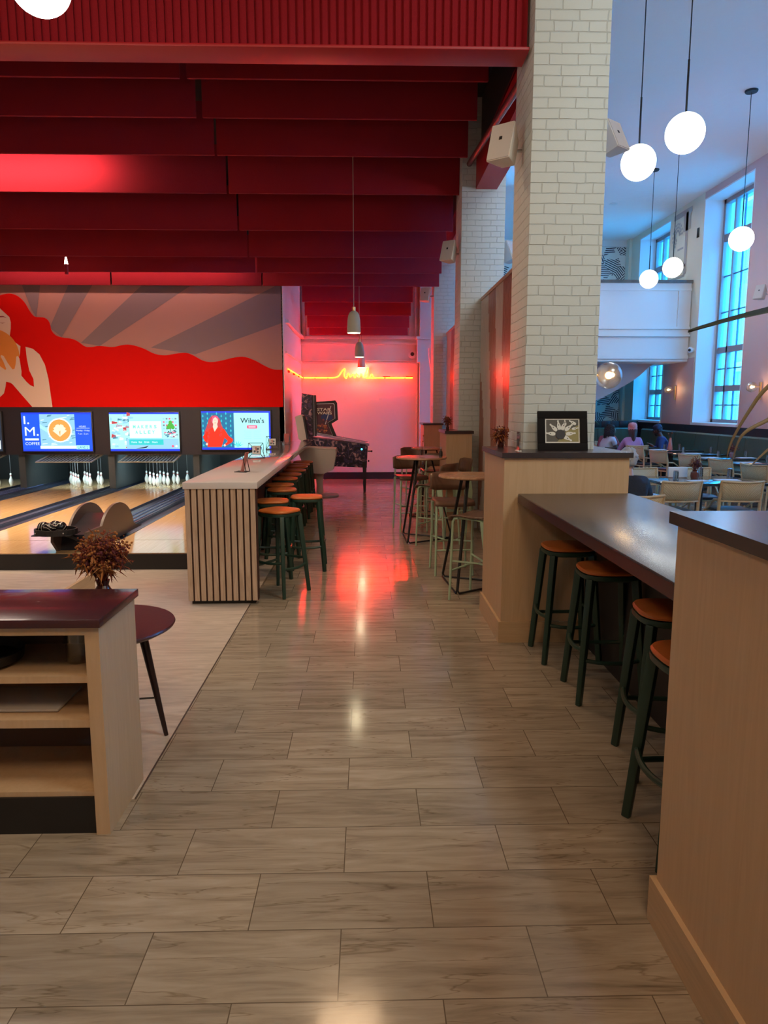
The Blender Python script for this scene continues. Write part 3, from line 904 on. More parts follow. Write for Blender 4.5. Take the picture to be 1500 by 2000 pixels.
# ---------------------------------------------------------------- ball return
t = thing('ball_return', 'dark sculpted ball return with two arched side plates between the lanes', 'ball return', (-3.13, 7.62, .172))
M_ret = mat('return_shell', (.10, .07, .062), .38)
arch = [(-.12, .12), (.0, .0), (1.75, .0), (1.50, .05)] + [(.84 + .58*math.cos(a), .02 + .39*math.sin(a)) for a in [PI*k/18 for k in range(1, 16)]] + [(.24, .22), (-.10, .22)]
for x in (-.20, .15):
    MB().prism(arch, x, x+.03, 'x').build('arched_plate', M_ret, t)
MB().prism([(.05, 0), (1.5, 0), (1.3, .05), (1.1, .22), (.8, .30), (.5, .22), (.1, .16)], -.17, .15, 'x').build('inner_housing', mat('return_inner', (.018, .018, .025), .3), t)
ring = [(-.16 + .21*math.cos(a), -.06 + .17*math.sin(a)) for a in [2*PI*k/28 for k in range(28)]]
m = MB()
for i in range(28):
    a, b = ring[i], ring[(i+1) % 28]
    for z0, z1, k in ((.20, .255, 1.0),):
        m.beam((a[0], a[1], .228), (b[0], b[1], .228), .018, .06)
m.box(-.36, .04, -.2, .08, .195, .205).beam((0, .05, .12), (-.1, -.05, .2), .12, .03)
tray = m.build('ball_tray', M_blk, t)
m = MB()
for x in (-.31, -.14, -.02): m.ball((x, -.22, .23), .008)
m.build('tray_screws', M_steel, tray)
balls = [(-.29, -.06), (-.20, -.12), (-.11, -.05), (-.20, .02)]
M_ball = mat('swirl_ball', (.02, .02, .025), .12)
nt = M_ball.node_tree
wv = nt.nodes.new('ShaderNodeTexWave'); wv.inputs['Scale'].default_value = 9; wv.inputs['Distortion'].default_value = 9
tc_ = nt.nodes.new('ShaderNodeTexCoord'); nt.links.new(tc_.outputs['Object'], wv.inputs['Vector'])
cr = nt.nodes.new('ShaderNodeValToRGB'); cr.color_ramp.elements[0].position = .90; cr.color_ramp.elements[0].color = (.012, .012, .015, 1); cr.color_ramp.elements[1].position = .97; cr.color_ramp.elements[1].color = (.55, .5, .42, 1)
nt.links.new(wv.outputs['Fac'], cr.inputs[0]); nt.links.new(cr.outputs[0], nt.nodes['Principled BSDF'].inputs['Base Color'])
for i, (x, y) in enumerate(balls):
    o = MB().ball((0, 0, 0), .062, seg=24).build('bowling_ball', M_ball)
    o.location = (-3.13 + x, 7.62 + y, .172 + .268); o.rotation_euler = (i, i*2, i*.7)
    tag(o, 'small dark streaked bowling ball in the return tray, ' + ('outermost at the left rim', 'at the front rim', 'nearest the arched plates', 'behind the others')[i], 'bowling ball', 'balls in the return tray')

# ================================================================ bar counter and its stools
t = thing('bar_counter', 'long white topped bar counter with oak slatted end panel', 'counter', (-1.245, 6.07, 0), R(.82))
MB().box(-.315, .315, 0, 7.40, 1.012, 1.07, bev=.004).build('countertop', M_solid, t)
s = MB().box(-.30, .30, .03, .10, .035, 1.012, 1)
for i in range(11):
    a = -.302 + i*.0553
    s.box(a, a+.040, .012, .034, .035, 1.012, 0)
s.box(.262, .302, .012, .034, .035, 1.012, 0) if False else None
s.build('slatted_end_panel', [M_oak, mat('slat_gap_brown', (.06, .022, .016), .7)], t, flat=True)
MB().box(-.30, -.06, .10, 7.3, .035, 1.012).build('counter_body', M_dark, t, flat=True)
MB().box(-.28, .27, .05, .10, 0, .036).box(-.28, -.08, .1, 7.3, 0, .036).build('plinth', M_blk, t, flat=True)

def bar_stool():
    t = thing('bar_stool', 'x', 'stool', (0, 0, 0))
    n = 3.2
    MB().lathe([(.0, .752), (.152, .752), (.165, .758), (.168, .768), (.16, .778), (.13, .784), (0, .786)], seg=40, power=n).build('seat', M_tan, t)
    MB().lathe([(.0, .720), (.155, .720), (.168, .728), (.170, .742), (.168, .752), (0, .752)], seg=40, power=n).build('seat_frame', M_green, t)
    def leg(sx, sy):
        return MB().beam((sx*.185, sy*.185, 0), (sx*.128, sy*.128, .73), .036, .030, w1=.046, h1=.040, up=(sx, -sy, 0), bev=.006)
    for sx, sy in ((-1, -1), (1, -1), (1, 1), (-1, 1)):
        leg(sx, sy).build('leg', M_green, t)
    for k in range(4):
        z = .265 if k in (0, 2) else .32
        hw = .165
        pts = []
        for i in range(9):
            f = -1 + i/4
            pts.append((f*hw, -(hw - .004 + .028*(1 - f*f)), z - .012*(1 - f*f)))
        rot = Matrix.Rotation(k*PI/2, 3, 'Z')
        MB().tube([rot @ Vector(p_) for p_ in pts], .0125, seg=8).build('footrest', M_green, t)
    return t
stool0 = bar_stool()
first = [True]
def stool(x, y, rz, label, group):
    if first[0]:
        first[0] = False
        stool0.location = (x, y, 0); stool0.rotation_euler = (0, 0, rz); stool0['label'] = label; stool0['group'] = group
        return stool0
    return dup(stool0, (x, y, 0), rz, label, group)
G1 = 'stools along the bar counter'
G2 = 'stools at the long dark table'
stool(-.80, 6.50, R(58), 'green stool with tan seat turned askew at the slatted end of the bar counter', G1)
stool(-.955, 7.17, R(4), 'green stool with tan seat, second from the slatted end, tucked under the counter', G1)
stool(-.635, 7.50, R(2), 'green stool with bright tan seat pulled out into the aisle', G1)
for i, (xr, y) in enumerate([(-.80, 8.16), (-.885, 8.66), (-.91, 9.45), (-.915, 10.05), (-.91, 10.70), (-.93, 11.33), (-.93, 11.80), (-.925, 12.36)]):
    stool(xr - .17, y, R((5, -4, 3, 0, -3, 2, 4, 0)[i]), 'green stool tucked under the counter, ' + ('first', 'second', 'third', 'fourth', 'fifth', 'sixth', 'seventh', 'farthest')[i] + ' beyond the stool pulled into the aisle', G1)
stool(1.36, 4.745, R(1), 'green stool with tan seat under the long dark table, nearest the brick pillar', G2)
stool(1.405, 4.07, R(-2), 'green stool under the long dark table, second from the brick pillar', G2)
stool(1.42, 3.20, R(-6), 'green stool under the long dark table, third from the brick pillar', G2)
stool(1.265, 2.58, R(-1), 'green stool nearest the large birch divider in front', G2)

# wire card stands on the counter
def wire_stand(x, y, rz, label):
    t = thing('card_stand', label, 'card stand', (x, y, 1.071), rz)
    f = MB()
    b = [(-.10, -.05, 0), (.10, -.05, 0), (.10, .05, 0), (-.10, .05, 0)]
    c = [(-.055, -.02, .05), (.055, -.02, .05), (.055, .02, .16), (-.055, .02, .16)]
    u = [(-.09, -.03, .19), (.09, -.03, .19)]
    for i in range(4):
        f.tube([b[i], b[(i+1) % 4]], .004, seg=6)
    f.tube([b[0], c[0]], .004, seg=6).tube([b[1], c[1]], .004, seg=6).tube([c[0], c[1]], .004, seg=6)
    f.tube([c[0], (-.055, 0, .15), u[0]], .004, seg=6).tube([c[1], (.055, 0, .15), u[1]], .004, seg=6).tube([u[0], u[1]], .004, seg=6)
    f.tube([b[0], u[0]], .003, seg=6).tube([b[1], u[1]], .003, seg=6).tube([b[3], (-.055, 0, .15)], .003, seg=6).tube([b[2], (.055, 0, .15)], .003, seg=6)
    wf = f.build('wire_frame', M_blacktube, t)
    q = Paint((-.05, -.006, .045), (1, 0, 0), (0, .1, 1), .0006)
    q.rect(0, 0, .10, .11, 0)
    for i, (a, b_) in enumerate(((.03, .04), (.05, .06), (.065, .035), (.045, .08), (.07, .07))):
        q.disc(a, b_, .014, 1 + i % 2, n=8, layer=2)
    q.build('card', [mat('card_white', (.8, .8, .78), .5), mat('card_grey', (.12, .12, .14), .5), mat('card_blush', (.6, .3, .28), .5)], wf)
wire_stand(-1.37, 8.95, 0, 'black wire card stand with small picture, middle of the white counter')
wire_stand(-1.43, 10.95, R(8), 'black wire card stand beyond the other wire stand, below the restaurant screen')
def tilt_stand(x, y, rz, label, h=.2):
    t = thing('menu_stand', label, 'menu stand', (x, y, 1.071), rz)
    MB().box(-.045, .045, -.004, .004, 0, h, 0, M=Matrix.Rotation(R(16), 4, 'X')).box(-.038, .038, .0045, .006, .01, h-.01, 1, M=Matrix.Rotation(R(16), 4, 'X')).build('menu_card', [mat('menu_rose', (.5, .16, .14), .4), mat('card_white', (.8, .8, .78))], t, flat=True)
    MB().tube([(-.05, -.06, .004), (.05, -.06, .004), (.05, .06, .004), (-.05, .06, .004)], .004, seg=6, closed=True).tube([(-.05, -.06, .004), (-.05, -.02, h*.95)], .004, seg=6).tube([(.05, -.06, .004), (.05, -.02, h*.95)], .004, seg=6).build('wire_foot', M_blacktube, t)
tilt_stand(-1.22, 7.03, R(80), 'narrow tilted menu stand seen edge-on, nearest on the white counter')
tilt_stand(-1.43, 12.8, R(25), 'small framed tablet stand at the far end of the white counter', .17)
# ================================================================ dividers and the long dark table
def divider(x0, x1, y0, y1, label, grp=None):
    t = thing('divider_cabinet', label, 'divider', (x0, y0, 0))
    w, d = x1-x0, y1-y0
    def fp(e):
        # footprint, cut out where a pillar stands in it
        if grp is None: return [(-e, -e), (w+e, -e), (w+e, d+e), (-e, d+e)]
        a, b, c = grp[0]-x0-.004, grp[1]-x0+.004, grp[2]-y0-.004
        if b > w: return [(-e, -e), (w+e, -e), (w+e, c), (a, c), (a, d+e), (-e, d+e)]
        return [(-e, -e), (w+e, -e), (w+e, d+e), (b, d+e), (b, c), (a, c), (a, d+e), (-e, d+e)]
    MB().prism(fp(0), 0, 1.345, 'z').build('body', M_birch, t, flat=True)
    MB().prism(fp(.018), 0, .155, 'z').build('skirting', M_birch2, t, flat=True)
    MB().prism(fp(.02), 1.345, 1.382, 'z').build('top_slab', M_laqr, t, flat=True)
    return t
divider(.97, 1.86, 5.03, 5.87, 'birch divider with dark top at the foot of the nearest brick pillar', (1.19, 1.735, 5.45))
divider(.955, 1.90, .55, 2.15, 'large birch divider with dark top filling the near right corner')
divider(1.07, 1.42, 9.67, 10.5, 'birch divider with dark top by the second brick pillar', (1.275, 1.86, 10.0))
divider(1.13, 1.50, 14.25, 15.1, 'birch divider with dark top by the farthest brick pillar', (1.345, 1.93, 14.65))
# bits of the brick pillars pass through the slabs: the dividers wrap them

t = thing('long_table', 'long dark glossy high table between the two nearer birch dividers', 'table', (1.07, 2.17, 0))
MB().box(0, .80, 0, 2.84, 1.045, 1.094, bev=.003).build('tabletop', [M_laqr], t)
MB().box(-.001, .012, .0, 2.84, 1.03, 1.085).build('edge_band', M_burg, t, flat=True)
MB().box(.50, .56, .0, 2.84, .0, 1.045).build('modesty_panel', M_blk, t, flat=True)

# picture leaning on the pillar
t = thing('framed_picture', 'black framed picture of bowling pins and ball leaning on the brick pillar', 'picture', (1.455, 5.29, 1.383), R(-1))
M_tilt = Matrix.Rotation(R(-12), 4, 'X')
W2, H2 = .185, .295
m = MB()
for d in ((-W2, W2, 0, .055), (-W2, W2, H2-.055, H2), (-W2, -W2+.055, .055, H2-.055), (W2-.055, W2, .055, H2-.055)):
    m.box(d[0], d[1], 0, .022, d[2], d[3], 0, .003, M=M_tilt)
m.build('frame', mat('matte_black_frame', (.010, .009, .010), .85, spec=.2), t)
def tp(a, b, k=0): return M_tilt @ Vector((a, .012 - k, b))
q = Paint(tp(-W2+.045, .045), M_tilt.to_3x3() @ Vector((1, 0, 0)), M_tilt.to_3x3() @ Vector((0, 0, 1)), .0006)
w_, h_ = .28, .205
q.rect(0, 0, w_, h_, 0); q.rect(.02, .02, w_-.02, h_-.02, 1); q.poly([(.10, .02), (w_-.02, .02), (w_-.02, .145), (.17, .10)], 2)
def pinshape(cx, cy, rot, L=.062):
    pr = [(.0, -.5), (.12, -.48), (.2, -.25), (.17, 0), (.09, .2), (.07, .3), (.1, .42), (.0, .5)]
    pts = [(x_, y_) for x_, y_ in pr] + [(-x_, y_) for x_, y_ in pr[-2:0:-1]]
    c_, s_ = math.cos(rot), math.sin(rot)
    q.poly([(cx + (x_*c_ - y_*s_)*L, cy + (x_*s_ + y_*c_)*L) for x_, y_ in pts], 0, layer=6)
    q.disc(cx, cy, .004, 3, n=8, layer=7)
for a_, d_ in ((100, .072), (70, .07), (135, .075), (40, .082), (5, .078), (175, .075), (330, .06)):
    pinshape(.125 + d_*math.cos(R(a_)), .075 + d_*math.sin(R(a_)), R(a_-90), .075)
pinshape(.16, .165, R(5), .05); pinshape(.215, .165, R(60), .06); pinshape(.235, .12, R(-80), .05)
q.disc(.125, .075, .036, 3, n=24, layer=9)
q.build('print', [mat('print_white', (.75, .76, .72), .5), mat('print_charcoal', (.09, .085, .075), .5), mat('print_olive', (.30, .26, .10), .5), mat('print_ink', (.03, .03, .04), .5)], t)

t = thing('card_holder', 'slim upright clear card holder on the corner of the divider slab left of the picture', 'card holder', (1.10, 5.19, 1.383))
MB().box(-.004, .004, -.05, .05, .004, .14).build('clear_sheet', glass('acrylic', (.9, .9, .9), .3), t, flat=True)
MB().box(-.014, .014, -.05, .05, 0, .006).build('foot', M_white, t, flat=True)

# dried flowers
M_stem = mat('dry_stem', (.16, .03, .025), .7)
M_fl = [mat('dry_rust', (.26, .06, .02), .8), mat('dry_wine', (.10, .012, .02), .8), mat('dry_ochre', (.36, .13, .03), .8)]
def flowers(loc, label, h=.42, r=.14, n=60, seed=1, vase=(.045, .16), vmat=None, vname='vase'):
    rd = random.Random(seed)
    t = thing('dried_flowers', label, 'flowers', loc)
    vr, vh = vase
    MB().lathe([(0, 0), (vr*.9, 0), (vr*1.1, vh*.3), (vr, vh*.7), (vr*.55, vh*.88), (vr*.7, vh), (vr*.5, vh), (vr*.45, vh*.85), (0, vh*.3)], seg=20).build('vase', vmat or mat('wine_glaze', (.06, .012, .012), .25), t)
    st = MB(); hd = MB(); lf = MB()
    for i in range(n):
        a = rd.random()*2*PI; q = rd.random()**.6; rr_ = r*q; hh = vh + (h - vh)*(.35 + .65*rd.random())*(1.1 - .35*q)
        tip = Vector((rr_*math.cos(a), rr_*math.sin(a), hh))
        mid = Vector((tip.x*.35, tip.y*.35, vh + (hh-vh)*.55))
        st.tube([(0, 0, vh*.8), mid, tip], .0022, seg=5)
        k = rd.randrange(3)
        for j in range(5):
            d = Vector((rd.uniform(-1, 1), rd.uniform(-1, 1), rd.uniform(-.6, 1)))*.022
            hd.ball(tip + d, rd.uniform(.003, .008), k, seg=6)
        for j in range(5):
            b = mid.lerp(tip, rd.random()); L_ = rd.uniform(.04, .09); d = Vector((rd.uniform(-1, 1), rd.uniform(-1, 1), rd.uniform(-.9, .5))).normalized()
            sd = d.cross(Vector((0, 0, 1))).normalized()*.006
            lf.poly([b, b + d*L_*.5 + sd, b + d*L_ - Vector((0, 0, .012)), b + d*L_*.5 - sd], k)
    for o_ in (st.build('stems', M_stem, t, flat=True), hd.build('flower_heads', M_fl, t, flat=True), lf.build('leaves', M_fl, t, flat=True)):
        o_['kind'] = 'stuff'
    return t
# ================================================================ left: shelf cabinet, low table
t = thing('shelf_cabinet', 'open birch shelf cabinet with dark red-tinted top at the near left', 'cabinet', (-1.035, 2.69, 0))
MB().box(-.055, 0, 0, .43, 0, .862).build('side_panel', M_birch, t, flat=True)
MB().box(-2.6, -2.545, 0, .43, 0, .862).build('side_panel', M_birch, t, flat=True)
for z0, z1 in ((.63, .67), (.445, .49), (.155, .187)):
    MB().box(-2.545, -.055, .02, .415, z0, z1-.012).build('shelf', M_birch, t, flat=True)
MB().box(-2.545, -.055, .0, .02, .83, .862).build('top_rail', M_birch, t, flat=True)
MB().box(-2.545, -.055, .415, .43, 0, .862).build('back_panel', mat('brown_back_panel', (.10, .055, .035), .6), t, flat=True)
MB().box(-2.545, -.055, .01, .03, .0, .155).build('kick_board', M_blk, t, flat=True)
MB().box(-2.64, .012, -.02, .455, .864, .897, bev=.002).build('top_slab', mat('oxblood_top', (.055, .014, .018), .26, coat=.2), t)
def pitcher(loc, label):
    t = thing('glass_jug', label, 'jug', loc)
    jb = MB().lathe([(0, 0), (.045, 0), (.048, .004), (.05, .15), (.046, .15), (.043, .01), (0, .008)], seg=28).build('body', M_glass, t)
    MB().tube([(.049, 0, .13), (.085, 0, .12), (.085, 0, .05), (.049, 0, .035)], .006, seg=8).build('handle', M_glass, t)
pitcher((-1.195, 2.88, .66), 'clear glass jug on the upper shelf of the birch cabinet')
o = MB().lathe([(0, 0), (.12, 0), (.17, .012), (.175, .05), (.165, .052), (.155, .02), (0, .012)], seg=32).build('serving_bowl', M_blk)
o.location = (-1.60, 2.87, .66); tag(o, 'wide black bowl on the upper shelf of the birch cabinet', 'bowl')
o = MB().box(-.25, .20, -.12, .13, 0, .014, bev=.006).build('folder', mat('grey_folder', (.46, .44, .42), .4)); o.location = (-1.45, 2.90, .48)
tag(o, 'flat pale grey folder on the middle shelf of the birch cabinet', 'folder')

t = thing('round_table', 'dark round table on splayed legs behind the birch shelf cabinet', 'table', (-1.35, 3.52, 0), R(8))
MB().lathe([(0, .585), (.33, .585), (.365, .603), (.37, .612), (.366, .62), (0, .62)], seg=56).build('tabletop', mat('dark_oxblood_wood', (.06, .014, .016), .3), t)
for a in (8, 98, 188, 278):
    c_, s_ = math.cos(R(a-6)), math.sin(R(a-6))
    MB().tube([(.20*c_, .20*s_, .59), (.30*c_, .30*s_, 0)], .024, seg=14, r1=.011).build('leg', mat('dark_turned_wood', (.022, .008, .008), .35), t)
MB().tube([(.26*math.cos(R(2)), .26*math.sin(R(2)), .21), (-.26*math.cos(R(2)), -.26*math.sin(R(2)), .21)], .005, seg=6).tube([(.26*math.cos(R(92)), .26*math.sin(R(92)), .21), (-.26*math.cos(R(92)), -.26*math.sin(R(92)), .21)], .005, seg=6).build('cross_brace', M_blk, t)
flowers((-1.33, 3.55, .62), 'bunch of rust and wine dried flowers in dark vase on the low round table', .46, .135, 110, 4, (.05, .22))
flowers((1.07, 5.72, 1.383), 'small dried flower bunch on the back corner of the nearest pillar divider', .17, .055, 26, 8, (.025, .05))
flowers((1.10, 9.8, 1.383), 'dried flower bunch in slim vase on the divider by the second brick pillar', .20, .05, 24, 9, (.02, .07))

# ================================================================ bar tables and chairs along the right
def bar_table(x, y, r, rz, label):
    t = thing('bar_table', label, 'table', (x, y, 0), rz)
    MB().lathe([(0, 1.043), (r-.01, 1.043), (r, 1.05), (r, 1.062), (r-.006, 1.07), (0, 1.07)], seg=48).build('tabletop', M_oakred, t)
    c = [(.41*math.cos(R(a)), .41*math.sin(R(a))) for a in (90, 210, 330)]
    for i in range(3):
        a, b = c[i], c[(i+1) % 3]
        ma = Vector((a[0], a[1], .012)); mb_ = Vector((b[0], b[1], .012))
        ta = Vector((a[0]*.36, a[1]*.36, 1.04)); tb = Vector((b[0]*.36, b[1]*.36, 1.04))
        d = (mb_ - ma).normalized()*.03; u1 = (ta-ma).normalized()*.03; u2 = (tb-mb_).normalized()*.03
        o1 = Vector((0, 0, 0)); sh = (Vector((-(a[0]+b[0]), -(a[1]+b[1]), 0)).normalized())*.0
        MB().tube([ta + d*.6, ma + u1 + d*.25, ma + d, mb_ - d, mb_ + u2 - d*.25, tb - d*.6], .0095, seg=8).build('leg', M_blacktube, t)
    MB().lathe([(0, 1.03), (.16, 1.03), (.16, 1.043), (0, 1.043)], seg=20).build('mounting_plate', M_blacktube, t)
    return t
M_oakred = wood('round_top_oak', (.50, .30, .18), (.38, .21, .12), (1, 8, 1), .22)
bar_table(.99, 6.72, .315, R(35), 'nearest round oak bar table on black wire legs, partly behind the pillar divider')
bar_table(.70, 9.18, .325, R(32), 'second round oak bar table, reddened by neon light')
bar_table(.97, 11.3, .27, R(10), 'farthest small round bar table by the slat screen')

def bar_chair():
    t = thing('bar_chair', 'x', 'chair', (0, 0, 0))
    # faces -Y, back rest at +Y
    for sx in (-1, 1):
        MB().tube([(sx*.19, -.19, .006), (sx*.18, -.17, .71), (sx*.178, -.155, .738), (sx*.175, -.12, .745)], .0115, seg=10).build('leg', M_mint, t)
        MB().tube([(sx*.19, .21, .006), (sx*.175, .16, .70), (sx*.165, .19, .93)], .0115, seg=10).build('leg', M_mint, t)
        MB().prism([(.10, .73), (.17, .73), (.19, .60), (.165, .38), (.15, .38)], sx*.183 - .008, sx*.183 + .008, 'x').build('side_fin', M_mint, t)
    MB().tube([(-.186, -.185, .27), (.186, -.185, .27)], .009, seg=8).build('footrest', M_mint, t)
    MB().tube([(-.186, -.185, .36), (-.05, .02, .335), (-.186, .20, .36)], .009, seg=8).tube([(.186, -.185, .36), (.05, .02, .335), (.186, .20, .36)], .009, seg=8).tube([(-.05, .02, .335), (.05, .02, .335)], .009, seg=8).build('stretcher', M_mint, t)
    MB().tube([(-.175, -.12, .745), (.175, -.12, .745), (.17, .15, .735), (-.17, .15, .735)], .010, seg=8, closed=True).build('seat_rail', M_mint, t)
    L_ = []
    for i in range(11):
        x = -.20 + .04*i
        row = []
        for (y, z) in ((-.215, .715), (-.205, .742), (-.185, .757), (-.12, .764), (0, .757), (.10, .757), (.18, .765)):
            row.append((x*(1 if y < .1 else .94), y, z + .012*(abs(x)/.2)**2))
        L_.append(row)
    s = MB(); s.strip(L_); o = s.build('seat', M_walnut, t)
    md = o.modifiers.new('thick', 'SOLIDIFY'); md.thickness = .014; md.offset = -1
    L_ = []
    for i in range(13):
        x = -.205 + .41*i/12; k = abs(x)/.205
        edge = .02*max(0, k-.7)/.3
        L_.append([(x, .20 - .055*k*k, .84 + edge), (x, .205 - .055*k*k, .90), (x, .215 - .055*k*k, .97), (x, .225 - .055*k*k, 1.03 - edge)])
    s = MB(); s.strip(L_); o = s.build('backrest', M_walnut, t)
    md = o.modifiers.new('thick', 'SOLIDIFY'); md.thickness = .012; md.offset = 0
    return t
G3 = 'bar chairs with mint frames'
c0 = bar_chair()
c0.location = (.995, 6.21, 0); c0.rotation_euler = (0, 0, R(-127)); c0['label'] = 'mint framed walnut bar chair nearest the camera, half hidden behind the pillar divider'; c0['group'] = G3
dup(c0, (.87, 7.27, 0), R(3), 'mint framed walnut bar chair facing the camera beyond the nearest round bar table', G3)
dup(c0, (.87, 8.72, 0), R(-127), 'mint framed walnut bar chair turned away on the near side of the second bar table', G3)
dup(c0, (.60, 9.86, 0), R(12), 'mint framed bar chair with reddened seat behind the second bar table, nearest the aisle', G3)
dup(c0, (1.15, 9.42, 0), R(-75), 'mint framed bar chair with curved back against the divider by the second brick pillar', G3)
dup(c0, (1.03, 10.72, 0), R(184), 'mint framed bar chair showing its back, near side of the farthest bar table', G3)
dup(c0, (.80, 11.95, 0), R(10), 'farthest mint framed bar chair, tucked behind the farthest small bar table', G3)

t = thing('flower_glass', 'clear glass with dry sprig standing on the second round bar table', 'vase', (.70, 9.1, 1.071))
MB().lathe([(0, 0), (.03, 0), (.034, .01), (.03, .14), (.028, .14), (.03, .012), (0, .008)], seg=18).build('glass', M_glass, t)
MB().tube([(0, 0, .02), (.01, 0, .18), (.02, .01, .27)], .0025, seg=5).ball((.02, .01, .27), .012, 1, seg=8).ball((.012, 0, .2), .01, 1, seg=8).build('sprig', [M_stem, M_fl[2]], t)
t = thing('dropper_bottle', 'small black dropper bottle on the second round bar table', 'bottle', (.95, 9.18, 1.071))
MB().lathe([(0, 0), (.022, 0), (.022, .06), (.008, .08), (.008, .10), (0, .10)], seg=14).build('body', M_blk, t)
MB().lathe([(0, .10), (.011, .10), (.009, .125), (0, .128)], seg=14).build('cap', M_steel, t)

# ================================================================ pinball machine and pedestal console
t = thing('pinball_machine', 'black pinball machine with illustrated cabinet beneath the neon', 'pinball machine', (0, 14.3, 0))
M_art = mat('pinball_art', (.1, .05, .05), .3)
nt = M_art.node_tree
tc_ = nt.nodes.new('ShaderNodeTexCoord'); nz = nt.nodes.new('ShaderNodeTexNoise'); nz.inputs['Scale'].default_value = 9; nz.inputs['Detail'].default_value = 4; nz.inputs['Distortion'].default_value = 1.6
nt.links.new(tc_.outputs['Object'], nz.inputs['Vector'])
cr = nt.nodes.new('ShaderNodeValToRGB'); cr.color_ramp.interpolation = 'CONSTANT'
e = cr.color_ramp.elements; e[0].position = 0; e[0].color = (.01, .008, .02, 1); e[1].position = .62; e[1].color = (.45, .30, .32, 1)
for ps, c_ in ((.46, (.05, .03, .10, 1)), (.52, (.015, .01, .02, 1)), (.56, (.24, .14, .16, 1))):
    k = e.new(ps); k.color = c_
nt.links.new(nz.outputs['Fac'], cr.inputs[0]); nt.links.new(cr.outputs[0], nt.nodes['Principled BSDF'].inputs['Base Color'])
body = [(-1.27, 1.12), (-1.27, .60), (-.66, .53), (.0, .50), (.02, .92), (-.0, .965)]
cab = MB().prism(body, 0, .60, 'y').build('body', M_art, t, flat=True)
MB().beam((-1.12, -.01, 1.185), (.03, -.01, .975), .035, .05, up=(0, 1, 0)).beam((-1.12, .61, 1.185), (.03, .61, .975), .035, .05, up=(0, 1, 0)).beam((.025, -.01, .96), (.025, .61, .96), .05, .05).build('side_rails', mat('rail_lilac', (.55, .38, .55), .25, .6), t, flat=True)
MB().prism([(-1.05, 1.16), (0, .975), (0, .985), (-1.05, 1.18)], .02, .58, 'y').build('playfield_glass', mat('playfield', (.12, .06, .14), .05), t, flat=True)
MB().prism([(-1.31, 1.12), (-1.06, 1.12), (-1.04, 1.93), (-1.27, 1.97)], -.02, .62, 'y').build('backbox', M_art, t, flat=True)
mb = MB().box(-1.07, -1.04, -.04, -.0, 1.13, 1.93).box(-1.03, -.99, -.04, .0, 1.13, 1.93, 1).box(-1.04, -1.03, -.03, .0, 1.13, 1.93, 2)
mb.build('speaker_trim', [M_edge, M_edge, mat('chrome_trim', (.6, .6, .65), .15, 1)], t, flat=True)
out = [(-1.0, 1.14), (-1.03, 1.80), (-.62, 1.83), (-.585, 1.78), (-.57, 1.45), (-.70, 1.37), (-.60, 1.12)]
inn = [(-.99, 1.18), (-1.01, 1.765), (-.655, 1.775), (-.635, 1.75), (-.625, 1.475), (-.775, 1.39), (-.675, 1.13)]
wing = MB().prism(out, .10, .14, 'y').build('side_wing', M_blk, t, flat=True)
q = Paint((0, .0985, 0), (1, 0, 0), (0, 0, 1), .001)
q.poly(inn, 0); q.poly([((a+.835)*.955-.835, (b-1.46)*.965+1.46) for a, b in inn], 1)
q.disc(-.79, 1.50, .12, 2, ry=.07, layer=3); q.poly([(-.83, 1.36), (-.815, 1.36), (-.70, 1.72), (-.715, 1.72)], 0, layer=4)
for i in range(24):
    a = -.98 + rr.random()*.20; b = 1.2 + rr.random()*.27
    q.disc(a, b, .012+.012*rr.random(), 4 if i % 2 else 3, n=6, layer=4)
q.text('STAR', -.985, 1.625, -.705, 1.68, 5, .02, layer=6); q.text('WARS', -.985, 1.555, -.69, 1.61, 5, .02, layer=6)
q.text('stern', -.90, 1.70, -.80, 1.72, 5, 0, layer=6) if False else None
q.build('title_panel', [mat('chrome_line', (.7, .7, .72), .3), mat('panel_maroon', (.08, .015, .03), .3), mat('panel_navy', (.02, .03, .14), .3), mat('panel_orange', (.6, .16, .05), .4), mat('panel_wine', (.28, .04, .04), .4), mat('title_cream', (.85, .70, .52), .4)], wing)
for x, y in ((-.02, .03), (-.02, .57), (-1.2, .03), (-1.2, .57)):
    MB().beam((x-.025, y, .62), (x-.025, y, .03), .085, .085, w1=.05, h1=.05).lathe([(0, 0), (.025, 0), (.025, .02), (.01, .03), (0, .04)], c=(x-.025, y, 0), seg=12).build('leg', M_blk, t)
MB().ball((-.10, -.012, .87), .018).build('flipper_button', mat('lit_blue_button', (.1, .6, .8), .3, emit=(.1, .75, .9), es=3), cab)
MB().tube([(.02, .5, .80), (.09, .5, .80)], .012, seg=8).ball((.10, .5, .80), .02).tube([(.02, .1, .63), (.05, .1, .63)], .02, seg=8).build('plunger', M_edge, cab)

t = thing('pedestal_console', 'cream moulded pedestal console with upright panel at the far end of the bar counter', 'console', (-.87, 13.56, 0), R(0))
M_crm = mat('cream_moulding', (.52, .46, .38), .4)
MB().prism([(-.42, .93), (.28, .90), (.29, .83), (.23, .52), (.05, .45), (-.18, .46), (-.32, .60), (-.42, .84)], 0, .5, 'y').build('body', M_crm, t)
MB().prism([(-.42, .935), (.285, .905), (.285, .925), (-.42, .96)], -.01, .51, 'y').build('rim', mat('cream_rim', (.6, .5, .42), .3), t)
MB().prism([(-.48, 1.52), (-.37, 1.56), (-.33, 1.54), (-.27, 1.10), (-.36, 1.06), (-.42, 1.10)], .1, .42, 'y').build('upright_panel', M_crm, t)
MB().prism([(-.34, 1.54), (-.315, 1.53), (-.24, 1.10), (-.27, 1.10)], .09, .43, 'y').build('panel_edge', M_blk, t)
MB().lathe([(.11, .46), (.075, .40), (.06, .2), (.07, .06), (.12, .045)], c=(-.04, .25, 0), seg=24).build('pedestal', M_crm, t)
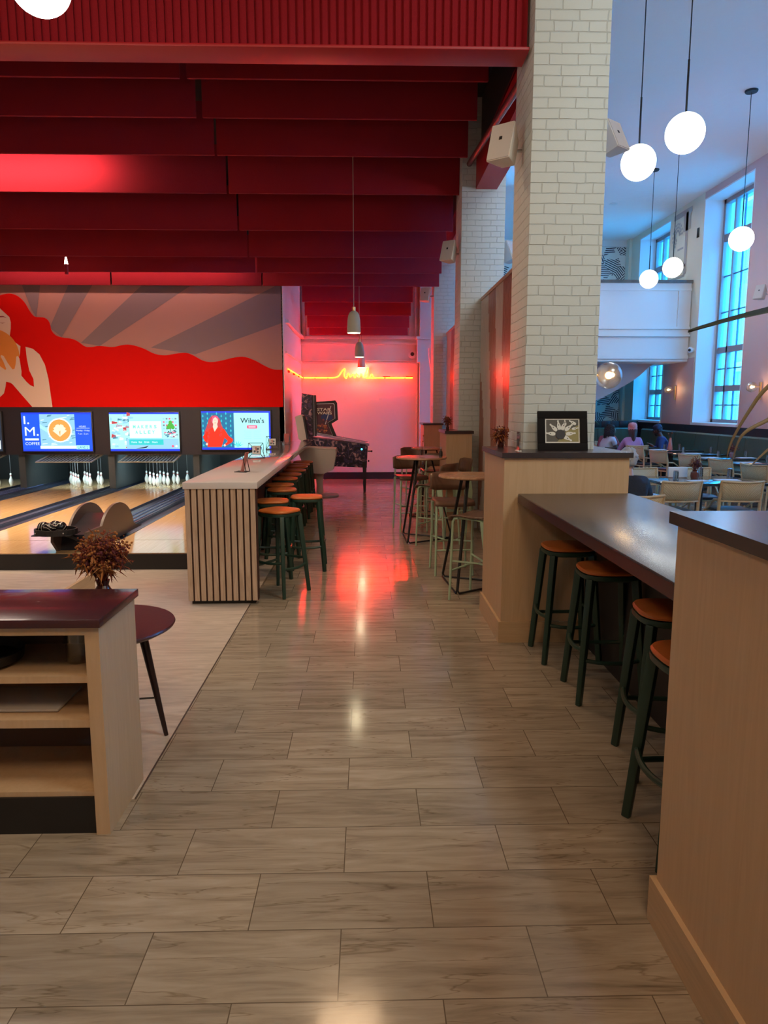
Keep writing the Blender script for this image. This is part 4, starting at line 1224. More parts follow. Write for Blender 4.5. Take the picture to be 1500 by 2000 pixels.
MB().lathe([(0, 0), (.30, 0), (.31, .012), (.30, .03), (.12, .05), (0, .05)], c=(.02, .25, 0), seg=40).build('base', mat('base_grey', (.35, .32, .30), .35), t)

# ================================================================ neon line, pendants, lamps
o = thing('neon_sign', 'red neon line with scribbled centre along the corner wall, glowing yellow', 'neon sign', (0, 17.04, 2.375))
MB().tube([(-1.46, -.02, 0), (-.78, -.02, .0)], .016, seg=8).tube([(-1.488, -.02, .0), (-1.488, -3.1, .04)], .012, seg=8).tube([(-.02, -.02, 0), (.42, -.02, 0)], .016, seg=8).tube([(.44, -.02, 0.0), (1.08, -.02, 0)], .016, seg=8).build('straight_tubes', M_neon, o)
pts = [(-.78, 0), (-.66, .03), (-.56, .16), (-.50, .20), (-.52, .06), (-.47, -.01), (-.42, .10), (-.38, .02), (-.32, .08), (-.27, 0), (-.22, .10), (-.17, .02), (-.12, .09), (-.06, 0), (.0, .18), (.04, .22), (.02, .04), (.07, 0), (.12, .08), (.17, .01), (.24, 0)]
MB().tube([(p_[0], -.03, p_[1]) for p_ in cat_rom(pts, 5)], .015, seg=8).build('script_tube', M_neon, o)
for x in (-1.2, -.9, .43, .9): MB().box(x-.012, x+.012, -.03, .06, -.02, .02).build('tube_clip', M_blk, o, flat=True)
for y in (-.8, -1.9, -2.9): MB().box(-1.52, -1.48, y-.012, y+.012, -.02, .04).build('tube_clip', M_blk, o, flat=True)
for a, b in ((.38, .55), (.92, 1.08)): MB().tube([(a, -.03, .03), (b, -.03, .03)], .008, seg=6).build('tube_end_cap', M_blk, o)

def cone_pendant(x, y, zb, top, label):
    t = thing('bell_pendant', label, 'pendant lamp', (x, y, zb), 0, 'bell pendants over the aisle')
    MB().lathe([(.088, 0), (.087, .06), (.082, .16), (.072, .22), (.054, .255), (.028, .275), (.0, .278), (.0, .268), (.026, .265), (.048, .245), (.066, .212), (.075, .15), (.081, .05), (.082, .0)], seg=32).build('shade', mat('shade_olive_white', (.50, .49, .40), .5), t)
    MB().lathe([(0, .275), (.022, .275), (.022, .325), (0, .327)], seg=16).build('cap', M_brass, t)
    MB().tube([(0, 0, .325), (0, 0, top - zb)], .006, seg=6).build('cord', mat('tan_cord', (.34, .20, .12), .6), t)
    MB().lathe([(0, -.003), (.081, -.003), (.081, .012), (0, .014)], seg=24).build('diffuser', M_bulb, t)
    light('pendant_light', 'POINT', (x, y, zb - .05), 4, (1, .86, .55), shadow_soft_size=.05)
cone_pendant(-.161, 9.53, 2.65, 5.69, 'olive-white bell pendant lamp, largest and nearest over the aisle')
cone_pendant(-.13, 13.68, 2.625, 5.69, 'second bell pendant lamp, hanging in front of the red far baffles')
cone_pendant(-.115, 16.85, 2.60, 5.69, 'smallest and farthest bell pendant lamp, just above the neon scribble')

def globe(x, y, z, d, top, label, grp='white globe pendants of the dining hall'):
    t = thing('globe_pendant', label, 'pendant lamp', (x, y, z), 0, grp)
    MB().ball((0, 0, 0), d/2, seg=40).build('globe', M_globe, t)
    MB().tube([(0, 0, d/2), (0, 0, top-z-.03)], .006, seg=6).tube([(0, 0, d/2-.01), (0, 0, d/2+.5)], .011, seg=8).build('cord', M_blk, t)
    MB().lathe([(0, top-z-.03), (.09, top-z-.03), (.10, top-z-.012), (.10, top-z), (0, top-z)], seg=24).build('canopy', M_edge, t)
    light('globe_light', 'POINT', (x, y, z - d/2 - .03), 24, (.95, 1, .95), shadow_soft_size=.1)
globe(3.10, 8.57, 4.45, .385, 6.7, 'white globe pendant, second largest, lower left of the biggest globe')
globe(3.24, 7.68, 4.45, .385, 6.7, 'biggest white globe pendant, nearest under the hall ceiling')
globe(6.16, 12.15, 4.43, .385, 6.7, 'white globe pendant hanging in front of the nearest tall window')
globe(6.14, 16.0, 4.45, .385, 6.7, 'small white globe pendant, lowest, overlapping the balcony handrail')
globe(6.11, 14.7, 4.45, .385, 6.7, 'small white globe pendant just right of the lowest one above the balcony')
globe(-1.62, 3.95, 3.79, .30, 5.7, 'white globe pendant cut by the top left edge', 'globe pendants at the entrance')

def sconce(x, y, z, label, rz=0.0, s=1.0):
    t = thing('globe_sconce', label, 'wall lamp', (x, y, z), rz, 'brass wall sconces with clear globes')
    MB().ball((-.16*s, 0, 0), .105*s, seg=28).build('glass_globe', glass('milky_globe', (.86, .84, .80), .20, .25), t)
    MB().ball((-.16*s, 0, 0), .028*s, seg=14).build('bulb', M_warmbulb, t)
    MB().tube([(-.07*s, 0, 0), (.03, 0, 0)], .009, seg=8).box(0, .035, -.03, .03, -.26*s, .10*s, bev=.008).build('brass_bracket', M_brass, t)
    light('sconce_light', 'POINT', (x - .16*s*math.cos(rz), y - .16*s*math.sin(rz) - .12, z), 3, (1, .66, .32), shadow_soft_size=.05)
sconce(7.93, 18.55, 2.14, 'brass sconce with clear globe on the rose wall below the balcony')
sconce(7.93, 14.5, 2.10, 'brass sconce with clear globe on the rose wall at the right frame edge')
sconce(1.775, 5.78, 1.95, 'clear globe sconce with glowing bulb on the side of the nearest brick pillar', PI, 1.0)

t = thing('recessed_light', 'small recessed ceiling spot above the balcony', 'ceiling light', (6.15, 18.6, 6.695))
MB().lathe([(.07, -.004), (.10, -.004), (.10, .004), (.07, .004)], seg=24).build('ring', M_white, t)
MB().lathe([(0, -.002), (.07, -.002), (.07, .003), (0, .003)], seg=24).build('lens', M_bulb, t)
t = thing('track_light', 'slim red track light with bright white tip between the last baffles', 'spotlight', (-4.92, 12.35, 3.86))
MB().tube([(0, 0, -.0), (0, 0, .16)], .028, seg=14).build('housing', M_redp, t)
MB().tube([(0, 0, .16), (0, 0, .27)], .030, seg=14, r1=.012).build('lit_tip', mat('lit_tip', (1, .9, .8), .3, emit=(1, .82, .62), es=12), t)
MB().tube([(0, 0, .27), (0, 0, 1.84)], .008, seg=6).build('rod', M_redp, t)

# speakers and small wall devices
def speaker(x, y, z, rz, ry, label, s=1.0, wall=(1, 0, 0), col=None):
    t = thing('wall_speaker', label, 'speaker', (x, y, z), rz, 'white tilted wall speakers')
    M = Matrix.Rotation(ry, 4, 'X')
    b = MB()
    fr = [(-.10, -.15), (.10, -.15), (.10, .15), (-.10, .15)]; bk = [(-.055, -.10), (.055, -.10), (.055, .10), (-.055, .10)]
    A = [b.bm.verts.new(M @ Vector((p_[0]*s, -.09*s, p_[1]*s))) for p_ in fr]; B = [b.bm.verts.new(M @ Vector((p_[0]*s, .09*s, p_[1]*s))) for p_ in bk]
    fs = [b.bm.faces.new(A), b.bm.faces.new(B[::-1])] + [b.bm.faces.new((A[i], B[i], B[(i+1) % 4], A[(i+1) % 4])) for i in range(4)]
    bmesh.ops.bevel(b.bm, geom=list({e_ for f in fs for e_ in f.edges}), offset=.014*s, segments=2, affect='EDGES', profile=.5)
    sc_ = b.build('cabinet', mat('speaker_white', (.74, .68, .62), .5), t)
    g = MB(); g.box(-.09*s, .09*s, -.094*s, -.088*s, -.14*s, .14*s, M=M); gr_ = g.build('grille', mat('speaker_grille', (.62, .55, .50), .7), sc_, flat=True)
    MB().box(-.012*s, .012*s, -.097*s, -.093*s, .01*s, .035*s, M=M).build('badge', M_blk, sc_, flat=True)
    w = Vector(wall)*s
    MB().tube([(0, .05*s, 0), w], .012, seg=8).build('bracket', M_steel, t)
speaker(1.055, 5.72, 3.63, R(-38), R(-18), 'white speaker on the aisle side of the nearest brick pillar', 1.0, (.10, .15, .0))
speaker(1.90, 5.87, 3.74, R(38), R(-25), 'white speaker on the hall side of the nearest brick pillar', .85, (-.20, .05, .0))
speaker(1.15, 10.2, 3.78, R(-35), R(-20), 'white speaker on the aisle side of the second brick pillar', 1.0, (.13, .12, .0))
speaker(1.98, 10.3, 3.8, R(40), R(-25), 'white speaker on the hall side of the second brick pillar, seen through the gap', 1.0, (-.16, .05, .0))
speaker(1.20, 14.8, 3.90, R(-25), R(-20), 'white speaker on the farthest brick pillar, reddened by the neon', 1.0, (.16, .10, .0))
speaker(7.80, 14.45, 3.92, R(-60), R(-20), 'white speaker high on the rose wall right of the nearest tall window', 1.0, (.0, .20, .0))
t = thing('security_camera', 'white dome camera with black lens on the wall under the balcony end', 'camera', (7.96, 17.72, 3.08))
MB().ball((-.05, -.0, 0), .07, sc=(1, 1, 1)).tube([(-.04, 0, 0), (.04, 0, 0)], .05, seg=14).build('body', M_white, t)
MB().ball((-.085, -.045, -.005), .036).build('lens', M_blk, t)
o = MB().box(-.02, .0, -.045, .045, -.11, .11, bev=.005).build('wall_sensor', M_blk); o.location = (7.995, 17.85, 5.85); tag(o, 'small black sensor on the cream wall left of the nearest tall window', 'sensor')
t = thing('wall_vent', 'round white vent with dark centre on the far neon wall', 'vent', (1.07, 17.06, 2.92))
MB().lathe([(0, .0), (.095, .0), (.095, .02), (.05, .03), (0, .03)], seg=24, M=Matrix.Rotation(PI/2, 4, 'X')).build('rim', M_wall, t)
MB().lathe([(0, .03), (.045, .03), (.045, .036), (0, .036)], seg=20, M=Matrix.Rotation(PI/2, 4, 'X')).build('centre', M_blk, t)
for x, lab in ((-.81, 'white blank socket plate on the far wall, left of the pair'), (.0, 'white blank socket plate on the far wall, right of the pair')):
    x += .33
    o = MB().box(-.035, .035, -.008, 0, -.06, .06, bev=.003).build('socket_plate', M_wall); o.location = (x, 17.1, 1.93); tag(o, lab, 'socket plate', 'socket plates on the far wall')
# ================================================================ dining hall
def banquette(loc, rz, L, label, capleft=False):
    t = thing('banquette', label, 'bench', loc, rz)
    # runs along +X of its own, seat towards -Y
    n = max(1, round(L/1.15)); w = L/n
    for i in range(n):
        x0 = i*w + .008; x1 = (i+1)*w - .008
        MB().prism([(-.14, .44), (-.02, .44), (.0, 1.09), (-.05, 1.10), (-.09, 1.07)], x0, x1, 'x').build('back_cushion', M_leath, t)
        MB().box(x0, x1, -.62, -.12, .36, .47, bev=.025).build('seat_cushion', M_leath, t)
    MB().box(0, L, -.56, 0, 0, .36).build('base', M_blk, t, flat=True)
    MB().tube([(0.0, -.035, 1.095), (L, -.035, 1.095)], .008, seg=6).build('piping', mat('piping_sage', (.22, .28, .20), .5), t)
    return t
banquette((7.88, 20.3, 0), R(-90), 12.5, 'long dark green leather banquette along the window wall')
banquette((3.4, 20.95, 0), 0, 4.45, 'green leather banquette across the far end of the dining hall')
struct(MB().box(2.1, 7.95, 20.97, 21.1, 0, 1.30).build('wall_wainscot', M_leathb, flat=True))
m = MB()
for i in range(22):
    m.box(2.2 + i*.26, 2.43 + i*.26, 20.945, 20.972, 1.11, 1.29, bev=.006)
o = m.build('wall_wainscot_padding', M_leathb); struct(o)

M_top = mat('dark_table_top', (.02, .026, .034), .10, coat=.5)
def dtable(x, y, w, d, label, grp='dark dining tables'):
    t = thing('dining_table', label, 'table', (x, y, 0), 0, grp)
    MB().box(-w/2, w/2, -d/2, d/2, .715, .75, bev=.006).build('tabletop', M_top, t)
    MB().tube([(0, 0, .03), (0, 0, .715)], .045, seg=16).build('column', M_blk, t)
    MB().lathe([(0, 0), (.28, 0), (.28, .015), (.06, .035), (0, .035)], seg=28).build('base', M_blk, t)
tabs = [(6.85, 16.0, 'dark dining table by the banquette, farthest of the window row'), (6.85, 14.8, 'dark dining table by the banquette with upturned glasses, fourth from the front'), (6.85, 13.5, 'dark dining table by the banquette with a small flower pot'), (6.85, 12.25, 'dark dining table by the banquette at the right frame edge')]
for x, y, lab in tabs: dtable(x, y, 1.15, .74, lab)
dtable(4.40, 9.33, 1.30, 1.0, 'dark dining table nearest the camera with flower vase and white napkins')
dtable(6.35, 17.35, 1.25, .8, 'dark dining table where the group of four is seated')
dtable(2.75, 8.15, .9, .9, 'dark dining table in front of the grey-haired person, hidden behind the divider')

M_cw = wood('ash_chair_frame', (.56, .36, .18), (.46, .28, .13), (2, 2, 9), .45)
M_cane = mat('woven_cane', (.60, .46, .27), .7)
nt = M_cane.node_tree
tc_ = nt.nodes.new('ShaderNodeTexCoord'); ck = nt.nodes.new('ShaderNodeTexChecker'); ck.inputs['Scale'].default_value = 90
ck.inputs['Color1'].default_value = (.62, .47, .28, 1); ck.inputs['Color2'].default_value = (.40, .28, .15, 1)
nt.links.new(tc_.outputs['Object'], ck.inputs['Vector']); nt.links.new(ck.outputs[0], nt.nodes['Principled BSDF'].inputs['Base Color'])
M_seat = mat('dark_seat_pad', (.02, .028, .04), .35)
def dining_chair():
    t = thing('dining_chair', 'x', 'chair', (0, 0, 0))
    # faces +Y, back at -Y
    for sx in (-1, 1):
        MB().tube([(sx*.245, -.30, 0), (sx*.235, -.245, .44), (sx*.235, -.25, .60), (sx*.24, -.30, .82)], [.014, .02, .021, .014], seg=10).build('leg', M_cw, t)
        MB().tube([(sx*.235, .24, 0), (sx*.225, .22, .42), (sx*.215, .12, .47)], [.013, .019, .016], seg=10).build('leg', M_cw, t)
        MB().tube([(sx*.236, -.25, .60), (sx*.245, -.10, .585), (sx*.225, .10, .47)], .013, seg=8).build('arm_brace', M_cw, t)
    L_ = []
    top = [(-.245 + .49*i/10, -.30 - .045*(1-((i-5)/5)**2), .815 + .012*((i-5)/5)**2) for i in range(11)]
    bot = [(-.235 + .47*i/10, -.255 - .04*(1-((i-5)/5)**2), .585) for i in range(11)]
    bf = MB().tube(top, .014, seg=8).tube(bot, .012, seg=8).tube([top[0], bot[0]], .012, seg=8).tube([top[-1], bot[-1]], .012, seg=8).build('backrest_frame', M_cw, t)
    s = MB(); s.strip([(a, tuple(Vector(a).lerp(Vector(b), .5)), b) for a, b in zip(top, bot)]); o = s.build('cane_panel', M_cane, bf)
    md = o.modifiers.new('thick', 'SOLIDIFY'); md.thickness = .007; md.offset = 0
    MB().box(-.225, .225, -.235, .235, .40, .425, bev=.006).build('seat_rail', M_cw, t)
    MB().box(-.215, .215, -.225, .225, .426, .465, bev=.014).build('seat', M_seat, t)
    return t
G4 = 'cane-backed ash dining chairs'
d0 = dining_chair()
d0.location = (3.72, 8.66, 0); d0.rotation_euler = (0, 0, R(3)); d0['label'] = 'cane-backed ash chair at the near dining table, left of the front pair'; d0['group'] = G4
dup(d0, (4.49, 8.66, 0), R(-6), 'cane-backed ash chair at the near dining table, right of the front pair', G4)
dup(d0, (3.98, 9.98, 0), R(182), 'cane-backed ash chair behind the near dining table, left of the flower vase', G4)
dup(d0, (4.72, 9.98, 0), R(176), 'cane-backed ash chair behind the near dining table, right of the flower vase', G4)
for i, (x, y, r_) in enumerate([(6.02, 15.75, -72), (5.97, 14.42, -70), (6.02, 13.15, -66), (6.02, 11.95, -68), (5.98, 10.80, -70)]):
    dup(d0, (x + .22, y + .12, 0), R(r_), 'cane-backed ash chair along the banquette tables, ' + ('farthest, beside the woman in the pink beanie', 'second from the far end', 'middle one of five', 'fourth from the far end', 'nearest, at the right frame edge')[i], G4)
dup(d0, (6.22, 16.62, 0), R(-4), 'cane-backed ash chair holding the person in the pink beanie', G4)
dup(d0, (2.72, 7.32, 0), R(0), 'cane-backed ash chair holding the grey-haired person', G4)
dup(d0, (5.72, 17.32, 0), R(-82), 'cane-backed ash chair holding the person in the white top', G4)
dup(d0, (6.12, 18.12, 0), R(178), 'cane-backed ash chair holding the person with long braids', G4)

# glasses, napkins, pots
def tumbler():
    t = thing('tumbler', 'x', 'glass', (0, 0, 0))
    MB().lathe([(.036, 0), (.033, .115), (0, .12), (0, .112), (.029, .108), (.033, .002)], seg=20).build('bowl', glass('tumbler_glass', (.80, .84, .88), .28, .06), t)
    MB().lathe([(0, .1205), (.033, .1205), (.033, .124), (0, .124)], seg=20).build('foot', glass('tumbler_base', (.9, .95, 1), .55, .1), t)
    return t
g0 = None
gl = [(4.05, 9.27, 'upturned glass on the near dining table, left of the flower vase'), (4.60, 9.75, 'upturned glass on the near dining table, just right of the flower vase'), (4.93, 9.60, 'upturned glass at the right end of the near dining table'),
      (6.62, 14.85, 'upturned glass on the second banquette table from the far end, aisle side'), (7.25, 14.95, 'upturned glass on the second banquette table from the far end, bench side'),
      (6.72, 13.55, 'upturned glass left of the small flower pot'), (7.28, 13.60, 'upturned glass right of the small flower pot'), (7.0, 12.35, 'upturned glass on the banquette table at the right frame edge'),
      (6.72, 16.05, 'upturned glass on the farthest banquette table, left one'), (7.10, 16.15, 'upturned glass on the farthest banquette table, right one')]
for x, y, lab in gl:
    if g0 is None:
        g0 = tumbler(); g0.location = (x, y, .751); g0['label'] = lab; g0['group'] = 'upturned glasses'
    else: dup(g0, (x, y, .751), 0, lab, 'upturned glasses')
for i, (x, y, w, d, r_, lab) in enumerate([(4.28, 9.15, .26, .17, 8, 'white menu lying on the near dining table, left of centre'), (4.72, 9.25, .30, .2, -10, 'white menu lying on the near dining table, right of centre'),
        (6.55, 16.0, .3, .22, 0, 'white menu on the farthest banquette table'), (6.7, 14.65, .34, .22, 0, 'white menu on the second banquette table from the far end'), (6.5, 13.4, .3, .22, 5, 'white menu left of the small flower pot'), (7.15, 13.35, .3, .2, 0, 'white menu right of the small flower pot'), (6.55, 12.15, .36, .22, 0, 'white menu on the banquette table at the right frame edge')]):
    o = MB().box(-w/2, w/2, -d/2, d/2, 0, .006).box(-w/2+.01, w/2-.01, -d/2+.01, d/2-.01, .006, .008, 1).build('menu_sheet', [mat('menu_white', (.75, .78, .80), .5), mat('menu_print', (.55, .58, .6), .5)], flat=True)
    o.location = (x, y, .751); o.rotation_euler = (0, 0, R(r_)); tag(o, lab, 'menu', 'menus on the dining tables')
o = MB().box(-.13, .13, -.02, .02, 0, .14, bev=.004).build('napkin_holder', M_white); o.location = (4.24, 9.66, .751); tag(o, 'small white upright napkin block left of the near flower vase', 'napkin holder')
flowers((4.38, 9.45, .751), 'dark red dried flowers in brown vase on the near dining table', .30, .085, 34, 5, (.05, .12), mat('amber_vase', (.16, .04, .02), .2))
flowers((7.02, 13.62, .751), 'small dry flowers in round pot on a banquette table', .25, .12, 14, 6, (.05, .10), mat('grey_pot', (.25, .2, .22), .3))
t = thing('coral_bottle', 'coral coloured bottle with dry sprigs on the farthest banquette table', 'bottle', (6.86, 16.1, .751))
MB().lathe([(0, 0), (.055, 0), (.058, .02), (.035, .16), (.022, .26), (0, .26)], seg=20).build('body', mat('coral_glaze', (.62, .16, .11), .35), t)
MB().tube([(0, 0, .25), (.03, 0, .36)], .004, seg=5).tube([(0, 0, .25), (-.04, .02, .34)], .004, seg=5).ball((.03, 0, .37), .02, 1, seg=8).ball((-.045, .02, .35), .018, 1, seg=8).build('sprigs', [M_stem, M_fl[0]], t)

# ---------------------------------------------------------------- strap leaved plant
t = thing('strap_leaf_plant', 'tall plant with long arching dark strap leaves reaching in at the right edge', 'plant', (2.55, 3.25, 0))
MB().lathe([(0, 0), (.17, 0), (.23, .5), (.235, .52), (.21, .52), (.20, .48), (0, .48)], seg=32).build('pot', mat('charcoal_pot', (.04, .04, .04), .5), t)
MB().tube([(0, 0, .45), (-.03, .02, 1.1), (-.08, 0, 1.78)], .022, seg=10, r1=.014).build('stem', mat('cane_stem', (.20, .15, .08), .7), t)
M_lf = mat('strap_leaf', (.030, .038, .022), .4); M_lf2 = mat('dry_strap_leaf', (.16, .11, .045), .5)
def leaf(pts, w, m, tilt=(.2, -.8, .55)):
    pts = cat_rom(pts, 6); L_ = []; n = len(pts)
    T = Vector(tilt).normalized()
    for i, p_ in enumerate(pts):
        f = i/(n-1); d = (pts[min(i+1, n-1)] - pts[max(i-1, 0)]).normalized()
        sd = d.cross(T).normalized()*w*(math.sin(PI*min(1, f*.95+.05))**.6)*(1 - .25*f)
        L_.append([p_ - sd, p_ - T*w*.25, p_ + sd])
    s = MB(); s.strip(L_); o = s.build('leaf', m, t)
    md = o.modifiers.new('thick', 'SOLIDIFY'); md.thickness = .003; md.offset = 0
def w2l(*P_): return [(a-2.55, b-3.25, c) for a, b, c in P_]
leaf(w2l((2.47, 3.25, 1.82), (2.3, 3.22, 2.12), (2.02, 3.2, 2.18), (1.763, 3.2, 2.122), (1.606, 3.2, 2.085), (1.416, 3.2, 2.034)), .040, M_lf, (.1, -.35, .93))
leaf(w2l((2.47, 3.25, 1.80), (2.22, 3.2, 2.0), (1.96, 3.2, 1.93), (1.789, 3.2, 1.79), (1.716, 3.2, 1.689), (1.644, 3.2, 1.552), (1.626, 3.2, 1.47)), .010, M_lf2)
leaf(w2l((2.47, 3.25, 1.76), (2.2, 3.2, 1.80), (2.0, 3.2, 1.74), (1.8, 3.2, 1.643), (1.689, 3.2, 1.575), (1.652, 3.2, 1.46)), .011, M_lf2)
leaf(w2l((2.47, 3.25, 1.74), (2.2, 3.18, 1.70), (1.95, 3.15, 1.60), (1.809, 3.15, 1.533), (1.71, 3.15, 1.44)), .009, M_lf2)
for k in range(7):
    a = R(-80 + k*28)
    leaf([(-.08, 0, 1.78), (-.08+.3*math.cos(a), .3*math.sin(a), 2.05), (-.08+.7*math.cos(a), .7*math.sin(a), 1.9 - .02*k), (-.08+.95*math.cos(a), .95*math.sin(a), 1.5)], .022, M_lf, (0, 0, 1))
# potted plant far behind the group of diners
t2 = thing('leafy_plant', 'broad-leaved green plant behind the group of diners beside the brick pillar', 'plant', (5.35, 18.9, 0))
MB().lathe([(0, 0), (.2, 0), (.26, .6), (.22, .6), (0, .55)], seg=24).build('pot', mat('charcoal_pot'), t2)
tkeep = t; t = t2
for k in range(9):
    a = R(k*40 + 10); r_ = .5 + .1*(k % 3)
    leaf([(0, 0, .55), (.2*math.cos(a), .2*math.sin(a), 1.0), (r_*.8*math.cos(a), r_*.8*math.sin(a), 1.35 + .07*(k % 2)), (r_*math.cos(a)*1.1, r_*math.sin(a)*1.1, 1.25)], .07, mat('broad_leaf', (.04, .12, .035), .4), (0, 0, 1))

# ================================================================ people
def skin_obj(name, verts, edges, radii, m, parent, root=0, sub=2):
    me = bpy.data.meshes.new(name)
    me.from_pydata([tuple(v) for v in verts], edges, [])
    o = bpy.data.objects.new(name, me); COL.objects.link(o)
    o.modifiers.new('skin', 'SKIN'); 
    sv = me.skin_vertices[0].data if me.skin_vertices else None
    if sv is None:
        bm = bmesh.new(); bm.from_mesh(me); bm.verts.layers.skin.verify(); bm.to_mesh(me); bm.free(); sv = me.skin_vertices[0].data
    for i, r_ in enumerate(radii):
        sv[i].radius = r_ if isinstance(r_, tuple) else (r_, r_)
        sv[i].use_root = (i == root)
    o.modifiers['skin'].use_smooth_shade = True
    md = o.modifiers.new('sub', 'SUBSURF'); md.levels = sub; md.render_levels = sub
    me.materials.append(m)
    if parent is not None: o.parent = parent
    return o

def person(loc, rz, label, skin, shirt, trousers, handL, handR, lean=.12, headyaw=0.0, pitch=0.0, hair=None, hat=None, beard=False, sleeves='long', s=1.0):
    """seated figure facing its own +Y, hips over the origin at seat height .46"""
    t = thing('person', label, 'person', loc, rz); t.scale = (s, s, s)
    ms = mat('skin_%s' % skin[0], skin[1], .5); hipz = .53
    sh = .93; ly = lean
    neck = Vector((0, ly+.01, 1.03)); 
    hd = neck + Vector((0, .03 + .05*pitch, .13))
    V = []; Ed = []; Rd = []
    def add(p, r_, par=None):
        V.append(Vector(p)); Rd.append(r_)
        if par is not None: Ed.append((par, len(V)-1))
        return len(V)-1
    pel = add((0, 0, hipz), (.15, .115))
    wa = add((0, ly*.35, .68), (.125, .095), pel); ch = add((0, ly*.8, .86), (.155, .10), wa); nk = add((0, ly, .99), (.075, .065), ch); nt_ = add(neck, .052, nk); hb = add(hd - Vector((0, .02, .03)), .055, nt_)
    arms = {}
    for sx, H_ in ((-1, handL), (1, handR)):
        H_ = Vector(H_)
        so = Vector((sx*.165, ly, .95)); so2 = add(so, .052, ch)
        # elbow: bend outward and down
        mid = (so + H_)/2; L1 = .28; d = (H_-so).length/2; drop = math.sqrt(max(.0, L1*L1 - d*d))
        el = mid + Vector((sx*.45, -.25, -.9)).normalized()*drop
        e_ = add(el, .038, so2); w_ = add(H_ - (H_-el).normalized()*.07, .024, e_); hnd = add(H_, (.034, .016), w_)
        dirn = (H_-el).normalized(); side = dirn.cross(Vector((0, 0, 1))).normalized()
        if side.length < .1: side = Vector((1, 0, 0))
        for k, (o_, L_) in enumerate(((-.030, .062), (-.011, .072), (.010, .068), (.029, .052))):
            b_ = add(H_ + side*o_ + dirn*.028, .0085, hnd); m_ = add(H_ + side*o_*1.15 + dirn*(.028+L_*.55) + Vector((0, 0, -.006)), .0078, b_); add(H_ + side*o_*1.1 + dirn*(.028+L_*.95) + Vector((0, 0, -.028)), .0065, m_)
        b_ = add(H_ - side*sx*.042*(-1 if sx > 0 else 1)*(1) + dirn*-.0, .010, hnd); add(H_ - side*sx*.058*(-1 if sx > 0 else 1) + dirn*.035 + Vector((0, 0, -.01)), .008, b_)
        arms[sx] = (so, el, H_)
    legs = {}
    for sx in (-1, 1):
        h_ = add((sx*.09, .03, hipz-.01), .085, pel); k_ = add((sx*.12, .45, hipz-.02), .062, h_); a_ = add((sx*.12, .44, .09), .038, k_); f_ = add((sx*.13, .50, .035), .035, a_); add((sx*.135, .60, .028), .028, f_)
        legs[sx] = ((sx*.09, .03, hipz-.01), (sx*.12, .45, hipz-.02), (sx*.12, .44, .10))
    body = skin_obj('body', V, Ed, Rd, ms, t)
    # head with a face: lathed skull shaped by hand
    M = Matrix.Translation(hd) @ Matrix.Rotation(headyaw, 4, 'Z') @ Matrix.Rotation(-.35*pitch, 4, 'X')
    b = MB(); b.ball((0, 0, .02), 1, seg=32)
    for v in b.bm.verts:
        x, y, z = v.co.x, v.co.y, v.co.z-.02
        px_, py_, pz_ = x*.076, y*.096, z*.118
        if z < 0:
            px_ *= 1 - .28*(-z)**1.5; py_ = py_*(1-.12*(-z)) + .012*(-z)
        if y > .3:
            nose = math.exp(-((x/.14)**2)) * math.exp(-(((z+.12)/.22)**2)); py_ += .022*nose
            sock = math.exp(-(((abs(x)-.36)/.16)**2)) * math.exp(-(((z-.10)/.13)**2)); py_ -= .010*sock
            lip = math.exp(-((x/.3)**2)) * math.exp(-(((z+.50)/.08)**2)); py_ += .006*lip
            chin = math.exp(-((x/.3)**2)) * math.exp(-(((z+.85)/.2)**2)); py_ += .008*chin
        v.co = (px_, py_, pz_)
    for sx in (-1, 1): b.ball((sx*.077, -.005, -.005), .02, sc=(.4, .8, 1.3), seg=12)
    for v in b.bm.verts: v.co = M @ v.co
    b.build('head', ms, t)
    f = MB()
    for sx in (-1, 1):
        f.ball((sx*.028, .083, .012), .009, 0, 10, (1.3, .6, .8)); f.ball((sx*.028, .0885, .012), .0045, 1, 8); f.beam((sx*.014, .092, .033), (sx*.042, .086, .034), .004, .006, 1)
    f.ball((0, .089, -.058), .011, 2, 10, (2, .5, .5))
    for v in f.bm.verts: v.co = M @ v.co
    f.build('face', [mat('eye_white', (.7, .7, .68), .3), mat('eye_dark', (.02, .012, .01), .4), mat('lip_rose', (skin[1][0]*.8+.04, skin[1][1]*.45, skin[1][2]*.5), .5)], t)
    if hair:
        kind, hc = hair; mh = mat('hair_%s_%s' % (kind, label[:6]), hc, .75, bump=(120, .5))
        h = MB(); h.ball((0, -.012, .034), 1, seg=28, sc=(.088, .106, .118))
        dl = [v for v in h.bm.verts if (v.co.y > .045 and v.co.z < .085) or v.co.z < -.05]
        bmesh.ops.delete(h.bm, geom=dl, context='VERTS')
        rd = random.Random(7)
        if kind in ('curly', 'braids', 'long'):
            ns = {'curly': 60, 'braids': 44, 'long': 36}[kind]
            for i in range(ns):
                a = R(-205 + 230*i/(ns-1)) if kind != 'long' else R(-170 + 160*i/(ns-1))
                r0 = .085; x = r0*math.cos(a); y = -.01 + .1*math.sin(a); Lh = {'curly': .24, 'braids': .30, 'long': .40}[kind]*(.8+.3*rd.random())
                zt = .05 + .05*rd.random()
                if kind == 'curly':
                    ps = [(x*(1+.12*math.sin(j*2.1+i)) + (x*.5)*(j/7), y*(1+.12*math.cos(j*2.3+i)) - .03*(j/7) + y*.3*(j/7), zt - Lh*j/7) for j in range(8)]
                    h.tube(ps, [.016]*7 + [.006], seg=6)
                else:
                    k = .35 if kind == 'long' else 1.1
                    h.tube([(x, y, zt), (x*1.12, y*1.15-.01, zt-.09), (x*(1.1 if kind == 'braids' else .6), y*1.1-.03, zt-Lh*.6), (x*(1.15 if kind == 'braids' else .45), y-.035, zt-Lh)], [.013, .013, .012, .005], seg=6)
